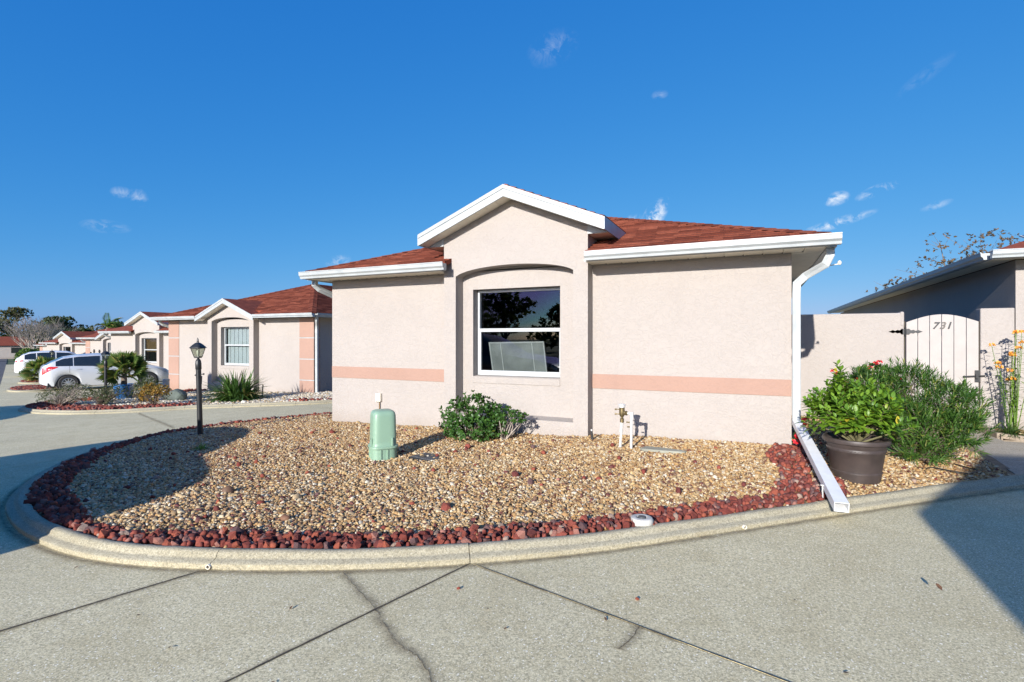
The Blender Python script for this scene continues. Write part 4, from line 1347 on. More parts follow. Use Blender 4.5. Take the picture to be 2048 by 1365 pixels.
# ------------------------------------------------------------------ valve box lid, flagstone, disc, spike light, stake
M['lid'] = basic("weathered_black_plastic", (0.075, 0.08, 0.085), .6, var=.35, scale=16, bump_s=.3)
x, y = -3.60, 5.30; bz = float(bed_h1(x, y))
lid = empty('valve_box', (x, y, bz), R(-14), label='weathered black valve box lid lying in the gravel', cat='valve box')
mb = MB(); mb.box(-.21, .21, -.145, .145, -.03, .016); mb.build('rim', M['black'], lid, bevel=.01)
mb = MB(); mb.box(-.18, .18, -.12, .12, .0, .024)
for k in range(9): mb.box(-.16 + k * .036, -.148 + k * .036, -.10, .10, .024, .027)
mb.build('lid', M['lid'], lid)
mb = MB(); mb.box(-.07, .0, -.075, -.04, .024, .034); mb.build('lid_mark', M['crack'], lid)

M['slate'] = basic("grey_green_slate", (0.27, 0.27, 0.215), .8, var=.2, scale=7, bump_s=.3, bump_scale=20)
x, y = -1.02, 6.39; bz = float(bed_h1(x, y))
fl = MB(); fl.prism([(-.25, -.05, 0), (-.21, -.10, 0), (.02, -.105, 0), (.27, -.07, 0), (.285, .01, 0), (.1, .06, 0), (-.2, .085, 0)], (0, 0, .035))
o = fl.build('flagstone', M['slate'], None, bevel=.008); o.location = (x, y, bz - .008); tag(o, 'flat grey stepping stone half sunk in the gravel by the wall', 'stone')

x, y = -.80, 4.07; bz = float(bed_h1(x, y))
M['chalk'] = basic("worn_white_concrete", (0.46, 0.45, 0.41), .85, var=.2, scale=20, bump_s=.3)
dc = empty('sprinkler_ring', (x, y, bz + .032), label='round white concrete sprinkler ring on the red rocks by the kerb', cat='sprinkler')
mb = MB(); mb.lathe([(.085, -.02), (.088, .012), (.078, .028), (.060, .034), (.042, .030), (.040, .015), (.001, .015)], 32); mb.build('ring', M['chalk'], dc, smooth=True)
mb = MB(); mb.lathe([(.030, .014), (.028, .036), (.001, .038)], 20); mb.build('sprinkler_cap', M['lid'], dc, smooth=True)

x, y = -1.98, 6.76; bz = float(bed_h1(x, y))
sp = empty('sprinkler_riser', (x, y, bz), label='thin black sprinkler riser at the foot of the bay', cat='sprinkler')
mb = MB(); mb.tube([(0, 0, -.05), (-.004, 0, .05)], [.026, .018], 10); mb.tube([(-.004, 0, .05), (-.012, 0, .125)], [.015, .013], 10); mb.build('body', M['black'], sp, smooth=True)
mb = MB(); mb.tube([(-.012, 0, .125), (-.013, 0, .145)], .012, 10); mb.build('cap', M['alum'], sp)

stk = MB(); stk.tube([(.535, 5.36, .06), (.53, 5.35, .20)], .006, 8); stk.box(.515, .545, 5.342, 5.358, .196, .203)
tag(stk.build('metal_stake', M['alum']), 'small grey metal stake propped beside the white drain trough', 'stake')

# ------------------------------------------------------------------ backflow valve with white pipes
M['pvc'] = basic("white_pvc", (0.56, 0.555, 0.53), .4, var=.06, scale=8)
M['brass'] = basic("aged_brass", (0.20, 0.155, 0.075), .5, metal=.75, var=.4, scale=18, bump_s=.3)
x, y = -1.50, 6.40; bz = float(bed_h1(x, y))
bf = empty('backflow_valve', (x, y, bz), R(-8), label='brass backflow valve on two white pipes by the wall', cat='valve')
mb = MB(); mb.tube([(-.03, 0, -.1), (-.005, 0, .30)], .0165, 12); mb.tube([(-.012, 0, .20), (-.004, 0, .32)], .021, 12); mb.build('inlet_pipe', M['pvc'], bf, smooth=True)
mb = MB(); mb.tube([(.115, 0, -.1), (.125, 0, .44)], .0165, 12); mb.tube([(.124, 0, .37), (.125, 0, .455)], .023, 12); mb.tube([(.128, 0, .437), (.06, 0, .437)], .018, 12); mb.build('outlet_pipe', M['pvc'], bf, smooth=True)
mb = MB()
mb.lathe([(.016, .315), (.024, .32), (.024, .365), (.017, .37), (.017, .39), (.026, .395), (.034, .42), (.036, .455), (.033, .475), (.034, .50), (.040, .505)], 16)
mb.tube([(.02, 0, .437), (.075, 0, .437)], [.024, .022], 8); mb.tube([(.045, 0, .437), (.062, 0, .437)], .030, 6)
mb.build('valve_body', M['brass'], bf, smooth=True)
mb = MB(); mb.lathe([(.041, .505), (.041, .528), (.052, .533), (.05, .543), (.02, .552), (.001, .556)], 20); mb.build('valve_cap', M['alum'], bf, smooth=True)
for dx, z in ((-.0, .478), (-.0, .42)):
    mb = MB(); mb.tube([(-.03, -.01, z), (-.075, -.02, z + .002)], [.007, .005], 8); mb.tube([(-.062, -.018, z - .0), (-.085, -.022, z)], .010, 8); mb.build('test_cock', M['brass'], bf)
mb = MB(); mb.tube([(.105, -.02, .33), (.065, -.02, .332)], .008, 8); mb.tube([(.105, -.02, .275), (.075, -.02, .276)], .008, 8); mb.build('shutoff_handle', M['brass'], bf)


# ------------------------------------------------------------------ lamp posts
M['bulb'] = basic("frosted_bulb", (0.8, 0.78, 0.70), .4, var=.03)


def lamp(x, y, z, hgt, label, lean=(0, 0), rz=0, fine=True):
    root = empty('lamp_post', (x, y, z), rz, label=label, cat='lamp post', group='black lantern posts along the driveways')
    root.rotation_euler = (lean[0], lean[1], rz)
    h = hgt - .36
    mb = MB(); mb.lathe([(.040, -.2), (.038, h - .12)], 20); mb.build('post', M['black'], root, smooth=True)
    mb = MB(); mb.lathe([(.041, h - .16), (.044, h - .155), (.044, h - .06), (.041, h - .05), (.040, h - .03), (.030, h - .005), (.018, h + .01), (.016, h + .03), (.03, h + .04)], 20); mb.build('collar', M['black'], root, smooth=True)
    mb = MB(); mb.tube([(-.075, .03, h - .255), (.115, -.045, h - .235)], .0065, 8); mb.sphere((-.078, .031, h - .255), .013, 5); mb.sphere((.118, -.046, h - .235), .015, 5); mb.build('ladder_bar', M['black'], root, smooth=True)
    ln = bpy.data.objects.new('lantern', None); COL.objects.link(ln); ln.parent = root; ln.location = (0, 0, h)
    z0, z1, r0, r1 = .035, .18, .042, .078
    n = 4
    cs = [Vector((math.cos(R(45 + 90 * k)), math.sin(R(45 + 90 * k)), 0)) for k in range(n)]
    mb = MB()
    for c in cs: mb.tube([c * r0 * 1.3 + Vector((0, 0, z0)), c * r1 * 1.3 + Vector((0, 0, z1))], .0055, 6)
    mb.lathe([(r0 * .92, z0 - .012), (r0 * 1.0, z0), (r0 * .98, z0 + .012)], 32, power=14)
    mb.lathe([(r1 * .9, z1 - .008), (r1 * 1.02, z1 - .006), (r1 * 1.02, z1 + .004), (r1 * .9, z1 + .004)], 32, power=14)
    mb.build('lantern_frame', M['black'], ln)
    for k in range(n):
        a, b = cs[k], cs[(k + 1) % n]
        mb = MB(); p = [a * r0 * 1.22 + Vector((0, 0, z0 + .01)), b * r0 * 1.22 + Vector((0, 0, z0 + .01)), b * r1 * 1.22 + Vector((0, 0, z1 - .004)), a * r1 * 1.22 + Vector((0, 0, z1 - .004))]
        mb.prism(p, -(a + b).normalized() * .002); mb.build('lantern_pane', M['clear'], ln)
    mb = MB(); mb.lathe([(r1 * 1.28, z1 + .003), (r1 * 1.26, z1 + .010), (r1 * 1.0, z1 + .035), (r1 * .72, z1 + .062), (r1 * .38, z1 + .085), (.012, z1 + .093), (.010, z1 + .105), (.015, z1 + .112), (.009, z1 + .125), (.011, z1 + .14), (.006, z1 + .155), (.001, z1 + .175)], 32, power=6)
    mb.build('lantern_roof', M['black'], ln, smooth=True)
    mb = MB(); mb.lathe([(.012, z0), (.012, z0 + .03), (.02, z0 + .05), (.023, z0 + .09), (.014, z0 + .115), (.001, z0 + .12)], 14); mb.build('bulb', M['bulb'], ln, smooth=True)
    return root


lamp(-8.10, 5.47, float(bed_h1(-8.10, 5.47)) - .02, 1.60, 'tall black lantern post on the gravel, nearest the viewer', (R(0), R(-1.6)), R(20))
lamp(-17.25, 8.78, T(-17.25, 8.78) + .05, 1.56, 'black lantern post before the silver car and the potted palm', (0, 0), R(10))
lamp(-33.6, 14.6, T(-33.6, 14.6), 1.75, 'small distant black lantern post beside the white car', (0, 0), R(30))

# ------------------------------------------------------------------ cars
def paint(name, col, metal=.0, rough=.28):
    m, n, l, b = new_mat(name)
    co = n.new("ShaderNodeTexCoord").outputs["Object"]
    c = ramp(n, l, noise(n, l, co, 2.5, 4), [(0.3, tuple(x * .95 for x in col)), (0.7, col)])
    l.new(c, b.inputs["Base Color"]); b.inputs["Metallic"].default_value = metal; b.inputs["Roughness"].default_value = rough
    b.inputs["Coat Weight"].default_value = .8; b.inputs["Coat Roughness"].default_value = .04
    return m


M['silver'] = paint("silver_car_paint", (0.60, 0.62, 0.64), .15, .35)
M['carwhite'] = paint("white_car_paint", (0.74, 0.75, 0.75))
M['cargrey'] = paint("dark_grey_car_paint", (0.10, 0.11, 0.12), .6, .3)
M['carblue'] = paint("blue_grey_car_paint", (0.07, 0.09, 0.13), .5, .3)
M['rubber'] = basic("tyre_rubber", (0.022, 0.022, 0.023), .85, var=.2)
M['rim'] = basic("alloy_rim", (0.55, 0.56, 0.57), .3, metal=.8, var=.05)
M['redlamp'] = basic("red_tail_lamp", (0.55, 0.02, 0.015), .15, var=.1, coat=1.0)
M['headlamp'] = basic("clear_head_lamp", (0.55, 0.58, 0.60), .12, metal=.4, var=.1, coat=1.0)
M['trimblack'] = basic("black_trim", (0.02, 0.02, 0.021), .5, var=.1)


def interp(tab, y):
    for (a, va), (b, vb) in zip(tab[:-1], tab[1:]):
        if a <= y <= b:
            t = (y - a) / (b - a + 1e-9); t2 = t * t * (3 - 2 * t)
            return va + (vb - va) * (.5 * t + .5 * t2)
    return tab[0][1] if y < tab[0][0] else tab[-1][1]


def make_car(loc, rz, label, mat, spec):
    """local frame: nose towards +y, origin on the ground under the middle"""
    L, W = spec['L'], spec['W']; hw = W / 2
    root = empty('parked_car', loc, rz, label=label, cat='car')
    roof, belt = spec['top'], spec['belt']         # tables over y from -L/2 (tail) to L/2 (nose)
    wy = spec['wheels']; wr = spec['wr']; base = .19
    st = sorted(set([round(v, 4) for v in np.linspace(-L / 2, L / 2, 64)]))
    rows = []
    for y in st:
        zt, zb = interp(roof, y), interp(belt, y)
        zt = max(zt, zb + .004)
        end = min((y + L / 2), (L / 2 - y))
        pl = 1 - .30 * math.exp(-(end / .16) ** 1.0) - .07 * math.exp(-(end / .6))     # plan taper at the ends
        zb0 = base + .14 * math.exp(-end / .22)
        for w in wy:
            k = (wr + .055) ** 2 - (y - w) ** 2
            if k > 0: zb0 = max(zb0, wr - .02 + math.sqrt(k))
        cab = min(1, max(0, (zt - zb) / .42))
        zb0 = min(zb0, zb - .05)
        h = [(hw * pl * .93, zb0), (hw * pl * .985, zb0 + (zb - zb0) * .25), (hw * pl, zb0 + (zb - zb0) * .6), (hw * pl * .985, zb0 + (zb - zb0) * .86), (hw * pl * (.955), zb),
             (hw * pl * (.955 - .075 * cab), zb + (zt - zb) * .45), (hw * pl * (.955 - .165 * cab), zb + (zt - zb) * .86), (hw * pl * (.93 - .27 * cab), zb + (zt - zb) * .965), (hw * pl * .38, zt), (0, zt + .004)]
        rows.append(h)
    m = len(rows[0]); vs = []
    for y, h in zip(st, rows):
        vs += [(-x, y, z) for x, z in h] + [(x, y, z) for x, z in reversed(h[:-1])]
    mm = 2 * m - 1
    fs = [(i * mm + k, i * mm + k + 1, (i + 1) * mm + k + 1, (i + 1) * mm + k) for i in range(len(st) - 1) for k in range(mm - 1)]
    fs += [(i * mm + mm - 1, i * mm, (i + 1) * mm, (i + 1) * mm + mm - 1) for i in range(len(st) - 1)]
    fs += [tuple(range(mm)), tuple(range((len(st) - 1) * mm + mm - 1, (len(st) - 1) * mm - 1, -1))]
    mb = MB(); mb.add(vs, fs)
    body = mb.build('body', mat, root, smooth=True)

    def surf(y, a, s, push):
        """point on the side between rows 4 (belt) and 6 (roof edge); a from 0 to 1"""
        i = min(range(len(st)), key=lambda k: abs(st[k] - y))
        j = min(len(st) - 2, max(0, i if st[i] <= y else i - 1)); t = (y - st[j]) / (st[j + 1] - st[j])
        def pt(r):
            if a < .5: p, q, u = r[4], r[5], a * 2
            else: p, q, u = r[5], r[6], a * 2 - 1
            return (p[0] + (q[0] - p[0]) * u, p[1] + (q[1] - p[1]) * u)
        A, B = pt(rows[j]), pt(rows[j + 1])
        return (s * (A[0] + (B[0] - A[0]) * t + push), y, A[1] + (B[1] - A[1]) * t + push * .4)
    for s in (-1, 1):
        for (ya, yb) in spec['side_glass']:
            n = 10; vs = []
            for k in range(n + 1):
                y = ya + (yb - ya) * k / n
                vs += [surf(y, .06, s, .004), surf(y, .5, s, .004), surf(y, .96, s, .004)]
            fs = [q for k in range(n) for q in ((3 * k, 3 * k + 1, 3 * k + 4, 3 * k + 3), (3 * k + 1, 3 * k + 2, 3 * k + 5, 3 * k + 4))]
            mb = MB(); mb.add(vs, fs); mb.build('side_window', M['tint'], root, smooth=True)
        for y in spec['seams']:
            vs = []
            for dy in (-.004, .004):
                i = min(range(len(st)), key=lambda k: abs(st[k] - y)); r = rows[i]
                vs += [(s * (x + .0025), y + dy, z) for x, z in r[1:7]]
            mb = MB(); mb.add(vs, [(k, k + 1, k + 7, k + 6) for k in range(5)]); mb.build('door_seam', M['trimblack'], root)
        for y in spec['handles']:
            i = min(range(len(st)), key=lambda k: abs(st[k] - y)); x, z = rows[i][3]
            mb = MB(); mb.obox((s * (x + .012), y, z - .03), (.012, 0, 0), (0, .085, 0), (0, 0, .013)); mb.build('door_handle', mat, root, bevel=.008)
        y = spec['mirror']; p = surf(y, .1, s, .0)
        mb = MB(); mb.obox((p[0] + s * .10, y - .02, p[2] + .07), (.085, 0, 0), (.0, .055, 0), (0, 0, .06)); mb.build('mirror', mat, root, bevel=.025)
        # lamps wrap the corners
        for nm, yy, zz, mt in (('tail_light', spec['tail'], None, M['redlamp']), ('headlight', spec['head'], None, M['headlamp'])):
            (ya, yb, f0, f1, g0, g1) = yy; vs = []; n = 6
            for k in range(n + 1):
                y = ya + (yb - ya) * k / n; i = min(range(len(st)), key=lambda q: abs(st[q] - y)); r = rows[i]
                u = k / n
                for f in (f0 + (g0 - f0) * u, (f0 + f1) / 2 + ((g0 + g1) / 2 - (f0 + f1) / 2) * u, f1 + (g1 - f1) * u):
                    ff = max(0, min(3.999, f)); j = int(ff); t = ff - j
                    x = r[1 + j][0] + (r[2 + j][0] - r[1 + j][0]) * t; z = r[1 + j][1] + (r[2 + j][1] - r[1 + j][1]) * t
                    vs.append((s * (x + .008), st[i] + (y - st[i]), z))
            fs = [q for k in range(n) for q in ((3 * k, 3 * k + 1, 3 * k + 4, 3 * k + 3), (3 * k + 1, 3 * k + 2, 3 * k + 5, 3 * k + 4))]
            mb = MB(); mb.add(vs, fs); mb.build(nm, mt, root, smooth=True)
    for nm, (ya, yb) in (('windscreen', spec['screen']), ('rear_window', spec['rear'])):
        vs = []; n = 10
        for k in range(n + 1):
            y = ya + (yb - ya) * k / n
            i = min(range(len(st)), key=lambda q: abs(st[q] - y)); j = min(len(st) - 2, max(0, i if st[i] <= y else i - 1)); t = (y - st[j]) / (st[j + 1] - st[j])
            for c in (7, 8, 9):
                A, B = rows[j][c], rows[j + 1][c]
                vs.append((-(A[0] + (B[0] - A[0]) * t) * .94, y, A[1] + (B[1] - A[1]) * t + .006))
            for c in (8, 7):
                A, B = rows[j][c], rows[j + 1][c]
                vs.append(((A[0] + (B[0] - A[0]) * t) * .94, y, A[1] + (B[1] - A[1]) * t + .006))
        fs = [(5 * k + c, 5 * k + c + 1, 5 * k + c + 6, 5 * k + c + 5) for k in range(n) for c in range(4)]
        mb = MB(); mb.add(vs, fs); mb.build(nm, M['tint'], root, smooth=True)
    mb = MB(); mb.box(-hw * .86, hw * .86, -L / 2 + .22, L / 2 - .25, .17, .34)
    for w in wy: mb.box(-hw * .87, hw * .87, w - wr - .06, w + wr + .06, .2, wr * 2 + .02)
    mb.build('underbody', M['trimblack'], root)
    for w in wy:
        for s in (-1, 1):
            wh = bpy.data.objects.new('wheel', None); COL.objects.link(wh); wh.parent = root; wh.location = (s * (hw - .115), w, wr); wh.rotation_euler = (0, R(90) * s, 0)
            mb = MB(); mb.lathe([(wr * .66, -.10), (wr * .93, -.105), (wr, -.07), (wr, .07), (wr * .93, .105), (wr * .66, .10), (wr * .64, .05), (wr * .64, -.05)], 32, cap=False); mb.build('tyre', M['rubber'], wh, smooth=True)
            mb = MB(); mb.lathe([(wr * .66, .098), (wr * .62, .10), (wr * .60, .05), (wr * .60, .02)], 32, cap=False)
            for k in range(10):
                a = 2 * math.pi * k / 10; d = Vector((math.cos(a), math.sin(a), 0)); q = Vector((-d.y, d.x, 0))
                mb.prism([d * wr * .1 + q * .024, d * wr * .62 + q * .016, d * wr * .62 - q * .016, d * wr * .1 - q * .024], (0, 0, .012)); 
                for i in range(-8, 0): mb.v[i] = (mb.v[i][0], mb.v[i][1], mb.v[i][2] + .068)
            mb.lathe([(wr * .2, .06), (wr * .2, .085), (wr * .1, .092), (.001, .092)], 16); mb.build('rim', M['rim'], wh)
            mb = MB(); mb.lathe([(wr * .62, .03), (wr * .62, .034), (.001, .034)], 24); mb.build('brake_disc', M['trimblack'], wh)
    return root


M['tint'] = basic("tinted_car_window", (0.016, 0.019, 0.02), .04, var=.1, spec=.8, coat=.6)
HATCH = dict(L=4.36, W=1.82, wheels=(-1.34, 1.31), wr=.315,
             top=[(-2.18, .72), (-2.13, .95), (-2.05, 1.02), (-1.78, 1.20), (-1.45, 1.36), (-1.0, 1.44), (-.4, 1.475), (.1, 1.45), (.45, 1.36), (.85, 1.13), (1.12, 1.00), (1.6, .90), (1.95, .78), (2.12, .66), (2.18, .52)],
             belt=[(-2.18, .70), (-2.12, .92), (-1.9, .99), (-1.2, .97), (.2, .91), (1.0, .90), (1.12, .955), (1.6, .86), (1.95, .74), (2.12, .62), (2.18, .5)],
             side_glass=[(-1.72, -1.20), (-1.17, -.34), (-.27, .78)], seams=(-.31, .95, -1.3), handles=(-1.03, .0), mirror=.78, tail=(-2.12, -1.66, 1.0, 3.2, 2.5, 2.9), head=(1.50, 2.08, 2.4, 2.9, 1.2, 2.9), screen=(.30, 1.06), rear=(-2.02, -1.50))
SUV = dict(L=4.75, W=1.90, wheels=(-1.43, 1.42), wr=.36,
           top=[(-2.375, .80), (-2.32, 1.12), (-2.22, 1.24), (-1.95, 1.48), (-1.6, 1.62), (-1.0, 1.685), (-.3, 1.695), (.3, 1.66), (.62, 1.56), (1.0, 1.30), (1.22, 1.15), (1.75, 1.06), (2.15, .95), (2.3, .82), (2.375, .6)],
           belt=[(-2.375, .78), (-2.3, 1.06), (-2.0, 1.12), (-1.2, 1.09), (.2, 1.04), (1.1, 1.04), (1.22, 1.10), (1.75, 1.02), (2.15, .90), (2.3, .76), (2.375, .58)],
           side_glass=[(-1.88, -1.32), (-1.27, -.36), (-.29, .86)], seams=(-.33, 1.05, -1.38), handles=(-1.08, .0), mirror=.88, tail=(-2.32, -1.95, 2.0, 2.8, 2.3, 2.8), head=(1.62, 2.26, 2.5, 2.9, 1.6, 2.9), screen=(.5, 1.18), rear=(-2.2, -1.72))
SUV2 = dict(SUV)
SUV2['top'] = [(-2.375, .80), (-2.32, 1.12), (-2.22, 1.24), (-2.05, 1.46), (-1.8, 1.64), (-1.2, 1.73), (-.7, 1.73), (-.3, 1.68), (.05, 1.55), (.45, 1.28), (.7, 1.10), (1.5, .98), (2.05, .88), (2.28, .76), (2.375, .6)]
SUV2['belt'] = [(-2.375, .78), (-2.3, 1.06), (-2.0, 1.10), (-1.2, 1.07), (.2, 1.02), (.63, 1.02), (.75, 1.08), (1.5, .99), (2.05, .87), (2.28, .74), (2.375, .58)]
SUV2['side_glass'] = [(-1.95, -1.45), (-1.40, -.62), (-.55, .42)]; SUV2['seams'] = (-.58, .62, -1.45); SUV2['screen'] = (-.02, .72); SUV2['mirror'] = .45
x, y = -25.15, 12.88; make_car((x, y, T(x, y) + .005), R(-21), 'silver hatchback parked nose-in beside the second villa', M['silver'], HATCH)
x, y = -43.9, 19.6; make_car((x, y, T(x, y) + .005), R(-21), 'white car parked farther down the street', M['carwhite'], SUV)
x, y = -48.0, 25.0; make_car((x, y, T(x, y) + .005), R(-21), 'blue-grey car half hidden behind the white one', M['carblue'], SUV)
# cars standing just outside the picture: one shows in the window glass, both throw the shade on the left
x, y = -7.30, .20; make_car((x, y, T(x, y) + .005), R(-90), 'dark grey car just left of the viewer, mirrored in the window', M['cargrey'], SUV2)
x, y = -17.4, 1.9; make_car((x, y, T(x, y) - .005), R(-90), 'dark car out of view at the street edge, shading the far driveway', M['cargrey'], SUV)
# ------------------------------------------------------------------ planting
def unit(a): return a / (np.linalg.norm(a, axis=-1, keepdims=True) + 1e-9)


def leaf_arrays(P, D, N, L, W, droop=.15, fold=.25, wide=.42):
    """leaves of six points: base, two shoulders, two cheeks, tip; P base, D axis, N upper side"""
    D = unit(D); S = unit(np.cross(D, N)); N = np.cross(S, D)
    L = L[:, None]; W = W[:, None]
    def pt(t, w, lift): return P + D * L * t + S * W * w + N * (L * (-droop * t * t) + np.abs(w) * W * fold * lift)
    V = np.stack([pt(0, 0, 0), pt(wide * .75, -.5, 1), pt(wide * .75, .5, 1), pt(wide + .3, -.40, 1), pt(wide + .3, .40, 1), pt(1, 0, 0), pt(wide * .75, 0, 0), pt(wide + .3, 0, 0)], 1)
    return V


LF3 = np.array([[0, 6, 1], [0, 2, 6], [3, 7, 5], [7, 4, 5]]); LF4 = np.array([[1, 6, 7, 3], [6, 2, 4, 7]])


def leaves_obj(name, mat, parent, P, D, N, L, W, **kw):
    V = leaf_arrays(P, D, N, L, W, **kw); n = len(V)
    off = (np.arange(n) * 8)[:, None, None]
    return np_mesh(name, V.reshape(-1, 3), [(LF3[None] + off).reshape(-1, 3), (LF4[None] + off).reshape(-1, 4)], mat, parent)


def rand_dir(n, r=None):
    r = r or rng
    return unit(r.normal(0, 1, (n, 3)))


def blob_tips(blobs, n, low=-.5):
    """points near the skin of overlapping ellipsoids with an uneven surface, and their outward directions"""
    vol = np.array([b[3] * b[4] * b[5] for b in blobs]) ** (2 / 3); pick = rng.choice(len(blobs), n, p=vol / vol.sum())
    B = np.array(blobs)[pick]
    d = rand_dir(n); d[:, 2] = np.where(d[:, 2] < low, -d[:, 2], d[:, 2])
    wob = 1 + .13 * np.sin(d[:, 0] * 7 + B[:, 0] * 9) * np.sin(d[:, 1] * 6 + 2) + .10 * np.sin(d[:, 2] * 11 + d[:, 0] * 5)
    r = rng.uniform(.62, 1.0, n) ** .6 * wob
    P = B[:, :3] + d * B[:, 3:6] * r[:, None]
    return P, unit(d / B[:, 3:6])


def rosettes(P, D, k, L, W, spread=(.5, 1.3), up=.25):
    n = len(P)
    PP = np.repeat(P, k, 0); DD = np.repeat(D, k, 0)
    t = unit(np.cross(DD, rand_dir(n * k)))
    a = rng.uniform(*spread, n * k)[:, None]
    ax = unit(DD * np.cos(a) + t * np.sin(a) + np.array([0, 0, up]))
    l = L * np.exp(rng.normal(0, .2, n * k))
    N = unit(DD + np.array([0, 0, .5]) + .3 * rand_dir(n * k))
    return PP + ax * .15 * L, ax, N, l, l * W / L


def stems(name, mat, parent, base, tips, r0, r1, n=5, bend=.15):
    mb = MB()
    for t in tips:
        b = Vector(base) + Vector((random.uniform(-1, 1), random.uniform(-1, 1), 0)) * r0 * 2; t = Vector(t)
        mid = (b + t) / 2 + Vector((random.uniform(-1, 1), random.uniform(-1, 1), random.uniform(0, .6))) * bend * (t - b).length
        q = [b.lerp(mid, .0), b.lerp(mid, .5) + (mid - (b + t) / 2) * .3, mid, mid.lerp(t, .5) + (mid - (b + t) / 2) * .3, t]
        mb.tube(q, [r0, r0 * .8 + r1 * .2, (r0 + r1) / 2, r1 * 1.4, r1], n, cap=False)
    return mb.build(name, mat, parent, smooth=True)


M['leaf_dark'] = leaf_mat("glossy_green_leaf", (0.028, 0.085, 0.016), (0.075, 0.17, 0.03), (0.42, 0.38, 0.05), amount3=.006)
M['leaf_lime'] = leaf_mat("bright_green_leaf", (0.075, 0.18, 0.018), (0.20, 0.34, 0.03), (0.55, 0.45, 0.04), amount3=.012)
M['leaf_podo'] = leaf_mat("narrow_green_leaf", (0.030, 0.090, 0.016), (0.10, 0.20, 0.030), (0.24, 0.27, 0.05), amount3=.08, rough=.5)
M['leaf_olive'] = leaf_mat("olive_leaf", (0.035, 0.055, 0.02), (0.11, 0.13, 0.05), (0.25, 0.22, 0.12), amount3=.1, rough=.6)
M['leaf_orange'] = leaf_mat("rusty_orange_leaf", (0.28, 0.13, 0.02), (0.46, 0.26, 0.04), (0.2, 0.2, 0.05), amount3=.15, rough=.6)
M['leaf_strap'] = leaf_mat("strap_leaf", (0.030, 0.075, 0.018), (0.085, 0.16, 0.03), (0.3, 0.24, 0.08), amount3=.05, rough=.45, transl=.25)
M['leaf_palm'] = leaf_mat("fan_palm_leaf", (0.045, 0.095, 0.02), (0.14, 0.20, 0.045), (0.42, 0.30, 0.10), amount3=.12, rough=.5)
M['leaf_oak'] = leaf_mat("oak_leaf", (0.022, 0.042, 0.014), (0.065, 0.095, 0.03), rough=.6, transl=.25, amount3=0)
M['leaf_oak2'] = leaf_mat("brown_green_leaf", (0.05, 0.06, 0.025), (0.14, 0.12, 0.05), rough=.6, transl=.25, amount3=0)
M['leaf_brown'] = leaf_mat('reddish_brown_leaf', (0.09, 0.055, 0.035), (0.17, 0.11, 0.05), rough=.7, transl=.2, amount3=0)
M['petal_red'] = basic("red_petal", (0.60, 0.02, 0.03), .5, var=.25, scale=30)
M['petal_orange'] = basic("orange_petal", (0.75, 0.33, 0.05), .5, var=.25, scale=30)

# ---- rounded shrub and twiggy shrub by the bay
x, y = -3.62, 6.42; bz = float(bed_h1(x, y))
sh = empty('round_shrub', (x, y, bz), label='dense rounded green shrub below the bay window', cat='shrub')
bl = [(-.22, 0, .26, .26, .26, .25), (.02, .03, .38, .30, .26, .25), (.22, .02, .24, .26, .25, .22), (-.02, -.12, .16, .40, .22, .18), (.33, .05, .14, .18, .2, .14)]
P, D = blob_tips(bl, 620, -.75); ok = P[:, 2] > .02; P, D = P[ok], D[ok]
leaves_obj('foliage', M['leaf_dark'], sh, *rosettes(P, D, 8, .042, .023))
stems('stems', M['bark'], sh, (0, 0, 0), P[::14] * .9, .008, .003)
x, y = -3.18, 6.55; bz = float(bed_h1(x, y))
sh = empty('twiggy_shrub', (x, y, bz), label='smaller shrub with bare pale twigs at the bay wall', cat='shrub')
bl = [(.05, 0, .30, .24, .2, .12), (.20, 0, .27, .16, .14, .11), (-.12, .0, .34, .16, .14, .12)]
P, D = blob_tips(bl, 110, -.2)
leaves_obj('foliage', M['leaf_dark'], sh, *rosettes(P, D, 8, .038, .021))
stems('stems', M['twig'], sh, (0, -.02, -.02), P[::4], .010, .003, bend=.2)

M['stalk'] = basic('green_brown_stalk', (0.14, 0.13, 0.06), .8, var=.3, scale=15)
# ---- potted hibiscus
M['pot'] = basic("dark_brown_pot", (0.055, 0.041, 0.036), .5, var=.25, scale=8, bump_s=.12, bump_scale=40)
x, y = .90, 6.18; bz = float(bed_h1(x, y))
pot = empty('flower_pot', (x, y, bz), label='large dark brown plastic flower pot beside the drain trough', cat='flower pot')
mb = MB(); mb.lathe([(.205, -.02), (.212, .02), (.218, .06), (.222, .062), (.222, .075), (.218, .08), (.245, .27), (.250, .275), (.250, .30), (.247, .305), (.262, .345), (.288, .355), (.293, .375), (.288, .395), (.272, .40), (.262, .392), (.25, .33), (.001, .33)], 56); mb.build('pot', M['pot'], pot, smooth=True)
mb = MB()
for k in range(56):
    a, b = 2 * math.pi * k / 56, 2 * math.pi * (k + .8) / 56
    mb.tube([(math.cos(a) * .2505, math.sin(a) * .2505, .282), (math.cos(b) * .251, math.sin(b) * .251, .292)], .004, 5)
mb.build('rope_band', M['pot'], pot)
mb = MB(); mb.lathe([(.25, .334), (.12, .345), (.001, .35)], 24); mb.build('soil', M['soil'], pot, smooth=True)
hb = empty('potted_bush', (x, y, bz + .33), label='bright green leafy bush growing in the brown pot', cat='shrub')
tips = []
for k in range(125):
    a = random.uniform(0, 6.28); r = math.sqrt(random.random()) * .44; hgt = .46 * (1 - (r / .6) ** 2) + random.uniform(.0, .14)
    tips.append((math.cos(a) * r - .02, math.sin(a) * r * .8, hgt + .06))
